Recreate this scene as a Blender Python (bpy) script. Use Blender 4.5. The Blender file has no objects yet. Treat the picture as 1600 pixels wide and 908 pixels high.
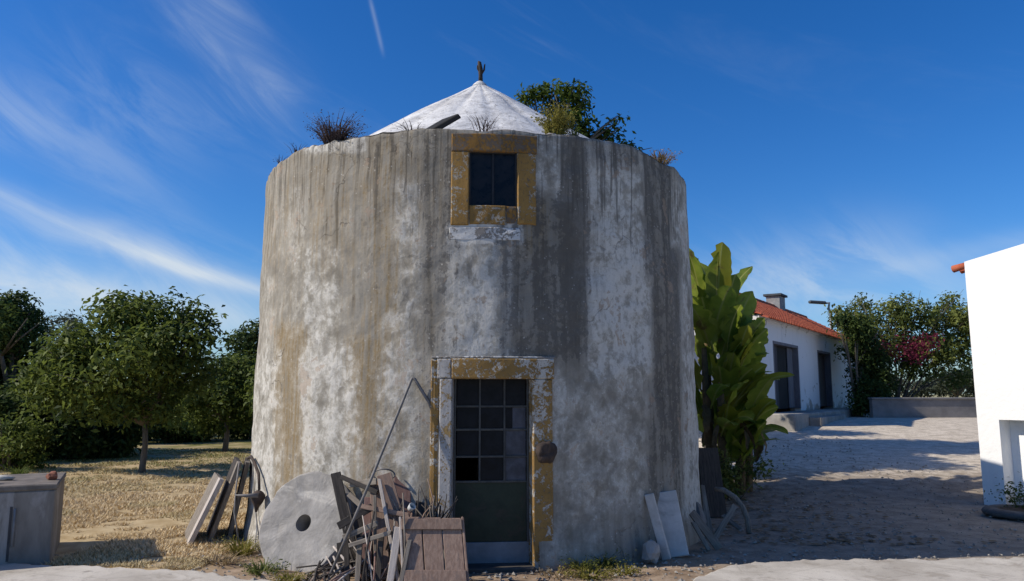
import bpy, math, random
import numpy as np
from mathutils import Vector, Matrix, noise as mnoise

random.seed(7); rng = np.random.default_rng(7)
SC = bpy.context.scene
R = math.radians
# ------------------------------------------------------------------ camera
CAMZ, F, W, H_, PITCH = 1.7, 1180.0, 1600.0, 908.0, R(7.8)
cam_d = bpy.data.cameras.new('camera'); cam = bpy.data.objects.new('camera', cam_d)
SC.collection.objects.link(cam)
cam_d.sensor_width = 36.0; cam_d.lens = 36.0 * F / W
cam_d.clip_start = 0.05; cam_d.clip_end = 3000
cam.location = (0, 0, CAMZ); cam.rotation_euler = (math.pi / 2 + PITCH, 0, 0)
SC.camera = cam
CP, SP = math.cos(PITCH), math.sin(PITCH)
# ------------------------------------------------------------------ light
SUN_EL, SUN_TRAVEL = R(36.5), R(8.0)        # light travels to +X, 8 degrees away from the camera
sd = Vector((math.cos(SUN_EL) * math.cos(SUN_TRAVEL), math.cos(SUN_EL) * math.sin(SUN_TRAVEL), -math.sin(SUN_EL)))
sun_d = bpy.data.lights.new('sun', 'SUN'); sun = bpy.data.objects.new('sun', sun_d)
SC.collection.objects.link(sun); sun.location = (-20, -3, 15)
sun_d.energy = 5.0; sun_d.angle = R(0.53); sun_d.color = (1.0, 0.915, 0.785)
sun.rotation_euler = sd.to_track_quat('-Z', 'Y').to_euler()
wd = bpy.data.worlds.new('World'); SC.world = wd; wd.use_nodes = True
def build_world():
    nt = wd.node_tree; N = nt.nodes; L = nt.links
    N.clear()
    out = N.new('ShaderNodeOutputWorld'); bg = N.new('ShaderNodeBackground')
    sky = N.new('ShaderNodeTexSky'); sky.sky_type = 'NISHITA'; sky.sun_disc = False
    sky.sun_elevation = SUN_EL; sky.sun_rotation = math.atan2(-sd.x, -sd.y)
    sky.altitude = 0; sky.air_density = 1.0; sky.dust_density = 0.5; sky.ozone_density = 3.0
    hs = N.new('ShaderNodeHueSaturation'); hs.inputs['Saturation'].default_value = 1.35; hs.inputs['Value'].default_value = 1.0
    L.new(sky.outputs[0], hs.inputs['Color'])
    tint = N.new('ShaderNodeMix'); tint.data_type = 'RGBA'; tint.blend_type = 'MULTIPLY'; tint.inputs['Factor'].default_value = 1.0
    L.new(hs.outputs[0], tint.inputs['A']); tint.inputs['B'].default_value = (0.72, 0.98, 1.32, 1)
    tc = N.new('ShaderNodeTexCoord'); sep = N.new('ShaderNodeSeparateXYZ')
    L.new(tc.outputs['Generated'], sep.inputs[0])
    def m(op, a, b=None, c=None):
        n = N.new('ShaderNodeMath'); n.operation = op
        for i, v in enumerate((a, b, c)):
            if v is None: continue
            if isinstance(v, (int, float)): n.inputs[i].default_value = v
            else: L.new(v, n.inputs[i])
        return n.outputs[0]
    az = m('ARCTAN2', sep.outputs['X'], sep.outputs['Y']); el = m('ARCSINE', sep.outputs['Z'])
    def noise(sx, sy, rot, scale, det=6, dist=0.6, rough=0.6, off=0.0):
        cb = N.new('ShaderNodeCombineXYZ'); L.new(az, cb.inputs[0]); L.new(el, cb.inputs[1]); cb.inputs[2].default_value = off
        mp = N.new('ShaderNodeMapping'); mp.vector_type = 'TEXTURE'
        mp.inputs['Rotation'].default_value = (0, 0, rot); mp.inputs['Scale'].default_value = (sx, sy, 1)
        L.new(cb.outputs[0], mp.inputs[0])
        n = N.new('ShaderNodeTexNoise'); n.inputs['Scale'].default_value = scale; n.inputs['Detail'].default_value = det
        n.inputs['Roughness'].default_value = rough; n.inputs['Distortion'].default_value = dist
        L.new(mp.outputs[0], n.inputs['Vector']); return n.outputs['Fac']
    def mr(v, a, b, c=0.0, d=1.0):
        n = N.new('ShaderNodeMapRange'); n.interpolation_type = 'SMOOTHSTEP'
        L.new(v, n.inputs[0])
        for i, q in enumerate((a, b, c, d)): n.inputs[i + 1].default_value = q
        return n.outputs[0]
    nA = noise(3.4, 0.45, -0.42, 4.0, 8, 0.8, 0.62); nB = noise(1.6, 0.5, -0.55, 7.0, 8, 1.2, 0.65, 3.1)
    wob = m('SUBTRACT', noise(1.2, 1.2, 0, 6.0, 3, 0.3, 0.5, 7.7), 0.5)
    total = None
    def azel(px, py):
        dx, dy = px - W / 2, H_ / 2 - py
        v = Vector((dx, F * CP - dy * SP, F * SP + dy * CP)).normalized()
        return math.atan2(v.x, v.y), math.asin(v.z)
    # cirrus streamers: (from, to, half width, strength, noise weight)
    for (x0, y0, x1, y1, wdt, st, nw) in ((-400, 165, 480, 470, 0.016, 0.5, 0.75), (-600, 330, 470, 510, 0.032, 0.72, 0.4),
                                         (260, -30, 450, 165, 0.035, 0.36, 0.7), (-150, 120, 330, 215, 0.05, 0.12, 0.9),
                                         (60, 30, 640, 290, 0.045, 0.10, 0.9), (573, -20, 601, 96, 0.0028, 0.25, 0.4), (180, 385, 480, 470, 0.009, 0.5, 0.6), (-300, 300, 420, 420, 0.03, 0.22, 0.9), (-200, 60, 300, 330, 0.03, 0.16, 0.9),
                                         (1060, 450, 1420, 390, 0.045, 0.30, 0.8), (1380, 425, 1800, 335, 0.014, 0.28, 0.6), (1180, 440, 1560, 455, 0.05, 0.18, 0.6)):
        a0, e0 = azel(x0, y0); a1, e1 = azel(x1, y1)
        ln = math.hypot(a1 - a0, e1 - e0); ux, uy = (a1 - a0) / ln, (e1 - e0) / ln
        da, de = m('SUBTRACT', az, a0), m('SUBTRACT', el, e0)
        t = m('ADD', m('MULTIPLY', da, ux), m('MULTIPLY', de, uy))
        s = m('ADD', m('SUBTRACT', m('MULTIPLY', de, ux), m('MULTIPLY', da, uy)), m('MULTIPLY', wob, min(wdt * 2.2, 0.05)))
        g = m('EXPONENT', m('MULTIPLY', m('MULTIPLY', s, s), -1.0 / (wdt * wdt)))
        w = m('MULTIPLY', mr(t, -0.06 * (wdt > 0.005), ln * 0.3), mr(t, ln * 0.7, ln + 0.06 * (wdt > 0.005), 1.0, 0.0))
        nz = mr(nB if wdt > 0.02 else nA, 0.35, 0.68, 1.0 - nw, 1.0)
        q = m('MULTIPLY', m('MULTIPLY', g, w), m('MULTIPLY', nz, st))
        total = q if total is None else m('ADD', total, q)
    broad = m('MULTIPLY', mr(nA, 0.52, 0.8), 0.10)
    total = m('ADD', total, broad)
    horizon = m('MULTIPLY', mr(el, 0.0, 0.20, 1.0, 0.0), mr(nB, 0.3, 0.7, 0.02, 0.22))
    total = m('MINIMUM', m('ADD', total, horizon), 0.92)
    total = m('MULTIPLY', total, mr(el, -0.02, 0.02))
    mix = N.new('ShaderNodeMix'); mix.data_type = 'RGBA'
    L.new(total, mix.inputs['Factor']); L.new(tint.outputs['Result'], mix.inputs['A']); mix.inputs['B'].default_value = (6.6, 7.4, 8.2, 1)
    L.new(mix.outputs['Result'], bg.inputs['Color']); bg.inputs['Strength'].default_value = 0.10
    L.new(bg.outputs[0], out.inputs[0])
build_world()
SC.view_settings.view_transform = 'Standard'; SC.view_settings.look = 'None'
SC.view_settings.exposure = 0.0; SC.view_settings.gamma = 1.0; SC.view_settings.use_curve_mapping = False
SC.cycles.use_denoising = True; SC.cycles.max_bounces = 6; SC.cycles.transparent_max_bounces = 6
# ------------------------------------------------------------------ pixels and positions
def ray(px, py):
    dx, dy = px - W / 2, H_ / 2 - py
    return Vector((dx, F * CP - dy * SP, F * SP + dy * CP))
def P(px, py, y):
    v = ray(px, py); k = y / v.y
    return Vector((v.x * k, y, CAMZ + v.z * k))
def sst(a, b, x):
    t = min(1, max(0, (x - a) / (b - a))); return t * t * (3 - 2 * t)
def GH(x, y):
    return 0.9 * min(1, max(0, (y - 12.6) / 11.4)) * sst(1.5, 4.5, x - 0.05 * y) if y < 60 else 0.9 * sst(1.5, 4.5, x - 0.05 * y)
def G(px, py):
    v = ray(px, py); y = 4.0
    while y < 80:
        p = v * (y / v.y)
        if CAMZ + p.z <= GH(p.x, y): break
        y += 0.01
    return Vector((p.x, y, GH(p.x, y)))
def GX(px, y):                                # ground point below the column px at depth y
    x = (px - W / 2) / (F * CP + 0.25 * F * SP) * y
    return Vector((x, y, GH(x, y)))
def proj(p):
    x, y, z = p[0], p[1], p[2] - CAMZ
    f = y * CP + z * SP; u = z * CP - y * SP
    return W / 2 + F * x / f, H_ / 2 - F * u / f
# ------------------------------------------------------------------ object helpers
COL = SC.collection; ORG = {}
def tag(o, label, cat, group=None, kind=None):
    if label: o['label'] = label
    if cat: o['category'] = cat
    if group: o['group'] = group
    if kind: o['kind'] = kind
    return o
def empty(name, loc, label=None, cat=None, group=None):
    o = bpy.data.objects.new(name, None); COL.objects.link(o); o.location = loc; o.empty_display_size = 0.2
    ORG[o.name] = Vector(loc); return tag(o, label, cat, group)
def obj(name, verts, faces, mat, parent=None, smooth=False, org=None, attrs=None):
    V = np.asarray(verts, dtype=np.float32).reshape(-1, 3)
    if parent is not None: o0 = ORG[parent.name]
    elif org is not None: o0 = Vector(org)
    else: o0 = Vector(((V[:, 0].min() + V[:, 0].max()) / 2, (V[:, 1].min() + V[:, 1].max()) / 2, V[:, 2].min()))
    V = V - np.array(o0, dtype=np.float32)
    me = bpy.data.meshes.new(name)
    if isinstance(faces, np.ndarray):
        n, k = faces.shape
        me.vertices.add(len(V)); me.vertices.foreach_set('co', V.ravel())
        me.loops.add(n * k); me.loops.foreach_set('vertex_index', faces.astype(np.int32).ravel())
        me.polygons.add(n); me.polygons.foreach_set('loop_start', np.arange(0, n * k, k, dtype=np.int32))
        me.update(calc_edges=True)
    else:
        me.from_pydata(V.tolist(), [], faces); me.update()
    if smooth: me.polygons.foreach_set('use_smooth', np.ones(len(me.polygons), dtype=bool))
    if attrs:
        for k, a in attrs.items():
            a = np.asarray(a, dtype=np.float32)
            if a.ndim == 1:
                at = me.attributes.new(k, 'FLOAT', 'POINT'); at.data.foreach_set('value', a)
            else:
                at = me.attributes.new(k, 'FLOAT_VECTOR', 'POINT'); at.data.foreach_set('vector', a.ravel())
    me.materials.append(mat)
    o = bpy.data.objects.new(name, me); COL.objects.link(o)
    if parent is not None: o.parent = parent; ORG[o.name] = Vector(o0)
    else: o.location = o0; ORG[o.name] = Vector(o0)
    return o
class MB:
    def __init__(s): s.v = []; s.f = []
    def add(s, v, f):
        b = len(s.v); s.v += [tuple(q) for q in v]; s.f += [tuple(b + i for i in q) for q in f]; return s
    def frame(s, c, ax, ay, az, ch=0.0):
        """box of half-vectors ax, ay, az round c, edges chamfered by ch metres"""
        c, ax, ay, az = Vector(c), Vector(ax), Vector(ay), Vector(az)
        if ch <= 0:
            v = [c + ax * i + ay * j + az * k for i in (-1, 1) for j in (-1, 1) for k in (-1, 1)]
            return s.add(v, [(0, 1, 3, 2), (4, 6, 7, 5), (0, 4, 5, 1), (2, 3, 7, 6), (0, 2, 6, 4), (1, 5, 7, 3)])
        A = (ax, ay, az); ln = [max(a.length, 1e-6) for a in A]; ch = min([ch] + [l * 0.6 for l in ln]); v = []; idx = {}
        for i in (-1, 1):
            for j in (-1, 1):
                for k in (-1, 1):
                    for d in range(3):
                        q = [(1 - ch / l) if d != n_ else 1.0 for n_, l in enumerate(ln)]
                        idx[(i, j, k, d)] = len(v); v.append(c + ax * (i * q[0]) + ay * (j * q[1]) + az * (k * q[2]))
        f = []
        for d in range(3):
            for s_ in (-1, 1):
                cs = [(-1, -1), (1, -1), (1, 1), (-1, 1)]
                q = []
                for a, b in cs:
                    t = [0, 0, 0]; t[d] = s_; t[(d + 1) % 3] = a; t[(d + 2) % 3] = b; q.append(idx[(*t, d)])
                f.append(q if s_ > 0 else q[::-1])
        for d in range(3):                       # edges running along axis d
            e1, e2 = (d + 1) % 3, (d + 2) % 3
            for a in (-1, 1):
                for b in (-1, 1):
                    t0 = [0, 0, 0]; t0[d] = -1; t0[e1] = a; t0[e2] = b; t1 = list(t0); t1[d] = 1
                    f.append([idx[(*t0, e1)], idx[(*t1, e1)], idx[(*t1, e2)], idx[(*t0, e2)]])
        for i in (-1, 1):
            for j in (-1, 1):
                for k in (-1, 1): f.append([idx[(i, j, k, d)] for d in range(3)])
        return s.add(v, f)
    def box(s, x0, x1, y0, y1, z0, z1, ch=0.0):
        return s.frame(((x0 + x1) / 2, (y0 + y1) / 2, (z0 + z1) / 2), ((x1 - x0) / 2, 0, 0), (0, (y1 - y0) / 2, 0), (0, 0, (z1 - z0) / 2), ch)
    def tube(s, pts, rad, n=8, cap=True):
        pts = [Vector(p) for p in pts]; rad = rad if hasattr(rad, '__len__') else [rad] * len(pts)
        b = len(s.v); up = None
        for i, p in enumerate(pts):
            d = (pts[min(i + 1, len(pts) - 1)] - pts[max(i - 1, 0)]).normalized()
            if up is None: up = d.orthogonal().normalized()
            up = (up - d * up.dot(d)); up = up.normalized() if up.length > 1e-5 else d.orthogonal().normalized()
            w = d.cross(up)
            for k in range(n):
                a = 2 * math.pi * k / n
                s.v.append(tuple(p + (up * math.cos(a) + w * math.sin(a)) * rad[i]))
        for i in range(len(pts) - 1):
            for k in range(n):
                s.f.append((b + i * n + k, b + i * n + (k + 1) % n, b + (i + 1) * n + (k + 1) % n, b + (i + 1) * n + k))
        if cap:
            s.f.append(tuple(b + k for k in range(n))[::-1]); s.f.append(tuple(b + (len(pts) - 1) * n + k for k in range(n)))
        return s
    def lathe(s, prof, c, axis=(0, 0, 1), n=24):
        c = Vector(c); a = Vector(axis).normalized(); u = a.orthogonal().normalized(); w = a.cross(u); b = len(s.v); m = len(prof)
        for r, h in prof:
            for k in range(n):
                t = 2 * math.pi * k / n; s.v.append(tuple(c + a * h + (u * math.cos(t) + w * math.sin(t)) * r))
        for i in range(m - 1):
            for k in range(n): s.f.append((b + i * n + k, b + i * n + (k + 1) % n, b + (i + 1) * n + (k + 1) % n, b + (i + 1) * n + k))
        return s
    def build(s, name, mat, parent=None, smooth=False, org=None): return obj(name, s.v, s.f, mat, parent, smooth, org)
def rock(c, r, seed, sub=2, sq=(1, 1, 0.75), amp=0.28):
    import bmesh
    bm = bmesh.new(); bmesh.ops.create_icosphere(bm, subdivisions=sub, radius=1)
    vs = []
    for v in bm.verts:
        d = v.co.normalized(); k = 1 + amp * mnoise.noise(d * 1.3 + Vector((seed * 3.7, seed, 0))) * 1.6 + 0.35 * amp * mnoise.noise(d * 4 + Vector((seed, 0, 9)))
        vs.append((c[0] + d.x * k * r * sq[0], c[1] + d.y * k * r * sq[1], c[2] + d.z * k * r * sq[2]))
    fs = [[v.index for v in f.verts] for f in bm.faces]; bm.free()
    return vs, fs
# ------------------------------------------------------------------ materials
class MT:
    def __init__(s, name, rough=0.8, spec=0.3):
        s.mat = bpy.data.materials.new(name); s.mat.use_nodes = True; s.nt = s.mat.node_tree; s.N = s.nt.nodes; s.L = s.nt.links
        s.b = s.N['Principled BSDF']; s.b.inputs['Roughness'].default_value = rough; s.b.inputs['Specular IOR Level'].default_value = spec
        s.tc = s.N.new('ShaderNodeTexCoord')
        s.geo = s.N.new('ShaderNodeNewGeometry')
    def coord(s, which='Object', scale=(1, 1, 1)):
        src = s.geo.outputs['Position'] if which == 'World' else s.tc.outputs[which]
        if tuple(scale) == (1, 1, 1): return src
        v = s.N.new('ShaderNodeVectorMath'); v.operation = 'MULTIPLY'; s.L.new(src, v.inputs[0]); v.inputs[1].default_value = scale; return v.outputs[0]
    def attr(s, name, out='Fac'):
        a = s.N.new('ShaderNodeAttribute'); a.attribute_name = name; return a.outputs[out]
    def vmul(s, v, sc):
        n = s.N.new('ShaderNodeVectorMath'); n.operation = 'MULTIPLY'; s.L.new(v, n.inputs[0]); n.inputs[1].default_value = sc; return n.outputs[0]
    def noise(s, vec, scale, det=5, rough=0.6, dist=0.0):
        n = s.N.new('ShaderNodeTexNoise'); s.L.new(vec, n.inputs['Vector']); n.inputs['Scale'].default_value = scale
        n.inputs['Detail'].default_value = det; n.inputs['Roughness'].default_value = rough; n.inputs['Distortion'].default_value = dist; return n.outputs['Fac']
    def voro(s, vec, scale, out='Distance', feat='F1'):
        n = s.N.new('ShaderNodeTexVoronoi'); n.feature = feat; s.L.new(vec, n.inputs['Vector']); n.inputs['Scale'].default_value = scale; return n.outputs[out]
    def m(s, op, a, b=None, c=None, clamp=False):
        n = s.N.new('ShaderNodeMath'); n.operation = op; n.use_clamp = clamp
        for i, v in enumerate((a, b, c)):
            if v is None: continue
            if isinstance(v, (int, float)): n.inputs[i].default_value = v
            else: s.L.new(v, n.inputs[i])
        return n.outputs[0]
    def mr(s, v, a, b, c=0.0, d=1.0):
        n = s.N.new('ShaderNodeMapRange'); n.interpolation_type = 'SMOOTHSTEP'; s.L.new(v, n.inputs[0])
        for i, q in enumerate((a, b, c, d)): n.inputs[i + 1].default_value = q
        return n.outputs[0]
    def mix(s, f, a, b, mode='MIX'):
        n = s.N.new('ShaderNodeMix'); n.data_type = 'RGBA'; n.blend_type = mode
        for nm, v in (('Factor', f), ('A', a), ('B', b)):
            if isinstance(v, (int, float)): n.inputs[nm].default_value = v
            elif isinstance(v, tuple): n.inputs[nm].default_value = (*v, 1)
            else: s.L.new(v, n.inputs[nm])
        return n.outputs['Result']
    def base(s, c):
        if isinstance(c, tuple): s.b.inputs['Base Color'].default_value = (*c, 1)
        else: s.L.new(c, s.b.inputs['Base Color'])
        return s
    def bump(s, h, strength=0.5, dist=0.02):
        n = s.N.new('ShaderNodeBump'); n.inputs['Strength'].default_value = strength; n.inputs['Distance'].default_value = dist
        s.L.new(h, n.inputs['Height']); s.L.new(n.outputs[0], s.b.inputs['Normal']); return s
def simple(name, c1, c2, scale=4.0, rough=0.8, bump=0.3, stretch=(1, 1, 1), c3=None, bd=0.01, rand=0.25):
    t = MT(name, rough); v = t.coord('Object', stretch)
    oi = t.N.new('ShaderNodeObjectInfo')
    va = t.N.new('ShaderNodeVectorMath'); va.operation = 'ADD'; t.L.new(v, va.inputs[0])
    sc = t.N.new('ShaderNodeVectorMath'); sc.operation = 'SCALE'; sc.inputs[0].default_value = (17, 29, 41); t.L.new(oi.outputs['Random'], sc.inputs['Scale']); t.L.new(sc.outputs[0], va.inputs[1])
    v = va.outputs[0]
    n = t.noise(v, scale, 8, 0.65, 0.4); n2 = t.noise(v, scale * 6, 4, 0.7)
    c = t.mix(t.mr(n, 0.3, 0.7), c1, c2)
    if c3: c = t.mix(t.mr(t.noise(v, scale * 0.6, 6, 0.7, 1.0), 0.52, 0.68), c, c3)
    c = t.mix(t.m('MULTIPLY', n2, 0.35), c, tuple(0.35 * q for q in c1))
    br = t.m('ADD', t.m('MULTIPLY', oi.outputs['Random'], rand), 1 - rand / 2)
    c = t.mix(1.0, c, _grey(t, br), 'MULTIPLY')
    t.base(c); t.bump(t.m('ADD', n, t.m('MULTIPLY', n2, 0.5)), bump, bd)
    return t.mat
def _grey(t, f):
    n = t.N.new('ShaderNodeCombineXYZ')
    for i in range(3): t.L.new(f, n.inputs[i])
    return n.outputs[0]
def leafmat(name, dark, pale_tone, trans=0.35, rough=0.45):
    t = MT(name, max(rough, .6), 0.15); lv = t.attr('lv')
    c = t.mix(lv, dark, pale_tone); t.base(c)  # random blend of two leaf tones, leaf by leaf
    tr = t.N.new('ShaderNodeBsdfTranslucent'); t.L.new(t.mix(0.5, c, tuple(min(1, q * 1.3) for q in pale_tone)), tr.inputs['Color'])
    ms = t.N.new('ShaderNodeMixShader'); ms.inputs[0].default_value = trans
    t.L.new(t.b.outputs[0], ms.inputs[1]); t.L.new(tr.outputs[0], ms.inputs[2])
    t.L.new(ms.outputs[0], t.N['Material Output'].inputs['Surface']); return t.mat
def vnoise(x, y, seed=0):
    """smooth value noise for numpy arrays"""
    r = np.random.default_rng(seed).random((64, 64)); xi = np.floor(x).astype(int); yi = np.floor(y).astype(int)
    fx, fy = x - xi, y - yi; fx = fx * fx * (3 - 2 * fx); fy = fy * fy * (3 - 2 * fy)
    g = lambda a, b: r[a % 64, b % 64]
    return (g(xi, yi) * (1 - fx) + g(xi + 1, yi) * fx) * (1 - fy) + (g(xi, yi + 1) * (1 - fx) + g(xi + 1, yi + 1) * fx) * fy
# ------------------------------------------------------------------ ground
def mat_ground():
    t = MT('ground_earth', 0.95, 0.1); p = t.coord('World')
    sep = t.N.new('ShaderNodeSeparateXYZ'); t.L.new(p, sep.inputs[0]); X, Y = sep.outputs[0], sep.outputs[1]
    n1 = t.noise(p, 0.8, 6, 0.6, 0.3); n2 = t.noise(p, 4.0, 8, 0.65, 0.2); n3 = t.noise(p, 28.0, 6, 0.7); n4 = t.noise(p, 110.0, 3, 0.7)
    w = t.m('MULTIPLY', t.m('SUBTRACT', n1, 0.5), 2.2); w2 = t.m('MULTIPLY', t.m('SUBTRACT', n2, 0.5), 1.2)
    straw = t.mix(t.mr(n2, 0.3, 0.7), (0.36, 0.26, 0.135), (0.52, 0.41, 0.245))
    straw = t.mix(t.mr(t.m('ADD', n1, t.m('MULTIPLY', t.m('SUBTRACT', Y, 15.5), 0.03)), 0.6, 0.95), straw, (0.17, 0.16, 0.05))
    dirt = t.mix(t.mr(n2, 0.3, 0.7), (0.20, 0.14, 0.09), (0.40, 0.30, 0.21))
    dirt = t.mix(t.mr(n3, 0.55, 0.7), dirt, (0.10, 0.065, 0.04))
    grav = t.mix(t.mr(n2, 0.32, 0.68), (0.44, 0.38, 0.30), (0.68, 0.60, 0.49))
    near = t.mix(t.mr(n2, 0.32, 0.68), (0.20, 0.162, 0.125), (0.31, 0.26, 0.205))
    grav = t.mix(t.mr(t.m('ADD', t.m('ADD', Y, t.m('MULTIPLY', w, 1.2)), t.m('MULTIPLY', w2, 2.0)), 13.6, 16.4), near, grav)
    grav = t.mix(t.m('MULTIPLY', t.mr(n3, 0.50, 0.66), .6), grav, (0.13, 0.115, 0.095))
    grav = t.mix(t.mr(n4, 0.60, 0.72), grav, (0.40, 0.375, 0.335))
    u = t.m('ADD', t.m('ADD', X, w), w2)                              # right of x = 2.2 the yard
    far = t.mix(t.mr(n1, 0.35, 0.65), (0.30, 0.29, 0.14), (0.40, 0.35, 0.20))
    c = t.mix(t.mr(u, -3.6, -2.6), straw, dirt)
    yb = t.m('ADD', u, t.m('MULTIPLY', t.m('MINIMUM', t.m('SUBTRACT', Y, 8.0), 6.0), -0.30))
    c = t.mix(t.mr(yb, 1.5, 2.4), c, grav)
    c = t.mix(t.m('MULTIPLY', t.mr(Y, 29, 33), t.mr(X, 3, 9)), c, far)
    spot = t.m('MULTIPLY', t.mr(t.voro(p, 9.0), 0.12, 0.05), t.mr(n1, 0.45, 0.6))
    c = t.mix(spot, c, (0.11, 0.075, 0.045))
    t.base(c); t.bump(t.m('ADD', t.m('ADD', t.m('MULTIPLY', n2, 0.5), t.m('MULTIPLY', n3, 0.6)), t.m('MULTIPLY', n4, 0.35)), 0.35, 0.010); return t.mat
def build_ground():
    xs = np.concatenate([np.linspace(-900, -30, 12), np.arange(-24, -8, 1.0), np.arange(-8, 10, 0.09), np.arange(10, 26, 0.8), np.linspace(30, 900, 12)])
    ys = np.concatenate([np.linspace(-60, 3, 8), np.arange(4, 6, 0.5), np.arange(6, 15, 0.09), np.arange(15, 34, 0.4), np.linspace(36, 1500, 24)])
    X, Y = np.meshgrid(xs, ys, indexing='ij')
    Z = 0.9 * np.clip((Y - 12.6) / 11.4, 0, 1); t = np.clip((X - 0.05 * np.minimum(Y, 60) - 1.5) / 3.0, 0, 1); Z = Z * t * t * (3 - 2 * t)
    nz = (vnoise(X * 1.3, Y * 1.3, 1) - 0.5) * 0.035 + (vnoise(X * 4.1, Y * 4.1, 2) - 0.5) * 0.016 + (vnoise(X * 9, Y * 9, 3) - 0.5) * 0.014
    mask = np.clip((Y - 6.8) / 1.0, 0, 1) * (Y < 40); nz = nz * np.where(X > 2.2, .4, 1.0)
    Z = Z + (nz - 0.03) * mask - 0.012 * (1 - mask)
    n, m_ = X.shape; idx = np.arange(n * m_).reshape(n, m_)
    f = np.stack([idx[:-1, :-1], idx[1:, :-1], idx[1:, 1:], idx[:-1, 1:]], -1).reshape(-1, 4)
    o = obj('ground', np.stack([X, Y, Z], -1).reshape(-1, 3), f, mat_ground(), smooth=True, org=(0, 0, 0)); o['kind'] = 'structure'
build_ground()
def mat_road():
    t = MT('road_concrete', 0.9, 0.15); p = t.coord('World')
    n1 = t.noise(p, 1.1, 7, 0.65, 0.5); n2 = t.noise(p, 7.0, 8, 0.7); n3 = t.noise(p, 60.0, 4, 0.7)
    c = t.mix(t.mr(n1, 0.3, 0.7), (0.38, 0.345, 0.295), (0.57, 0.53, 0.465)); c = t.mix(t.mr(n2, 0.55, 0.72), c, (0.30, 0.275, 0.24))
    c = t.mix(t.m('MULTIPLY', t.mr(t.noise(p, 2.6, 8, .7, .8), .52, .64), .55), c, (0.27, 0.235, 0.19)); c = t.mix(t.mr(n3, 0.60, 0.72), c, (0.20, 0.18, 0.16))
    cr = t.voro(t.vmul(p, (.55, .9, 1)), 1.3, 'Distance', 'DISTANCE_TO_EDGE'); c = t.mix(t.m('MULTIPLY', t.mr(t.m('ADD', cr, t.m('MULTIPLY', t.m('SUBTRACT', n2, .5), .05)), .010, .003), .22), c, (0.14, 0.12, 0.10))
    t.base(c); t.bump(t.m('ADD', n2, t.m('MULTIPLY', n3, 0.5)), 0.5, 0.012); return t.mat
def build_road():
    pts = []                                             # far edge of the paving, left to right (x, y)
    L = [(-30, 8.6), (-8, 8.25), (-5.4, 7.93), (-4.0, 7.80), (-3.0, 7.58), (-2.45, 7.32), (-1.2, 6.75), (0.3, 6.6), (1.5, 6.95), (1.75, 7.4), (2.1, 7.75), (2.6, 8.0), (4, 8.1), (6, 8.2), (9, 8.3), (30, 8.6)]
    xs = np.concatenate([np.linspace(-30, -8, 6), np.arange(-7.9, 9, 0.05), np.linspace(9.2, 30, 6)])
    ye = np.interp(xs, [a for a, b in L], [b for a, b in L])
    ye = ye + (vnoise(xs * 3, xs * 0, 5) - 0.5) * 0.14 + (vnoise(xs * 11, xs * 0 + 3, 6) - 0.5) * 0.10 + (vnoise(xs * 19, xs * 0 + 9, 8) - 0.5) * 0.05
    v = []; f = []; rows = 5
    for x, y in zip(xs, ye):
        for k, (yy, zz) in enumerate(((-25, 0.02), (3, 0.02), (y - 0.5, 0.02), (y - 0.05, 0.018), (y, 0.006), (y + 0.02, -0.05))): v.append((x, yy, zz))
    for i in range(len(xs) - 1):
        for k in range(5): a = i * 6 + k; f.append((a, a + 6, a + 7, a + 1))
    o = obj('road', v, f, mat_road(), org=(0, 0, 0)); o['kind'] = 'structure'
build_road()
# ------------------------------------------------------------------ windmill tower
TD, TR = 10.62, 2.955
TX = -TD * math.tan(R(2.55))
AX = Vector((TX, TD, 0))
def RZ(z): return TR + 0.015 - 0.055 * z / 4.5 + 0.05 * math.exp(-(z / 0.25) ** 2)
FACE = math.atan2(0 - TX, TD)                         # direction of the camera seen from the axis; a = 0 faces it
def cyl(a, z, r):                                      # a > 0 is to the right seen from the camera
    b = a + FACE
    return Vector((TX + r * math.sin(b), TD - r * math.cos(b), z))
def hit(px, py):
    """photo pixel -> (a, z) on the tower wall"""
    v = ray(px, py); r = RZ(2.5)
    for _ in range(3):
        A = v.x ** 2 + v.y ** 2; B = -2 * (v.x * TX + v.y * TD); C = TX ** 2 + TD ** 2 - r * r
        dsc = B * B - 4 * A * C
        k = (-B - math.sqrt(max(dsc, 0))) / (2 * A); p = v * k; r = RZ(max(0, p.z + CAMZ))
    return math.atan2(p.x - TX, TD - p.y) - FACE, p.z + CAMZ
RIM = [hit(*q) for q in ((424, 264), (445, 247), (480, 230), (530, 219), (565, 213), (620, 206), (700, 200), (760, 202), (850, 207), (900, 212), (960, 219), (1000, 235), (1030, 250), (1062, 268))]
print('RIM', [(round(math.degrees(a)), round(z, 2)) for a, z in RIM])
def rim(a):
    xs = [-math.pi, -1.8] + [q[0] for q in RIM] + [1.8, math.pi]; zs = [4.55, 4.55] + [q[1] for q in RIM] + [4.55, 4.55]
    return np.interp(a, xs, zs)
def opening(x0, y0, x1, y1):
    xm, ym = (x0 + x1) / 2, (y0 + y1) / 2
    return hit(x0, ym)[0], hit(x1, ym)[0], hit(xm, y1)[1], hit(xm, y0)[1]     # a0, a1, z0, z1
DOOR = opening(705.5, 592, 832, 884); WIN = opening(733, 238, 808, 321)
DOOR = (DOOR[0], DOOR[1], 0.0, DOOR[3])
print('DOOR', DOOR, (DOOR[1] - DOOR[0]) * TR, 'WIN', WIN)
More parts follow.
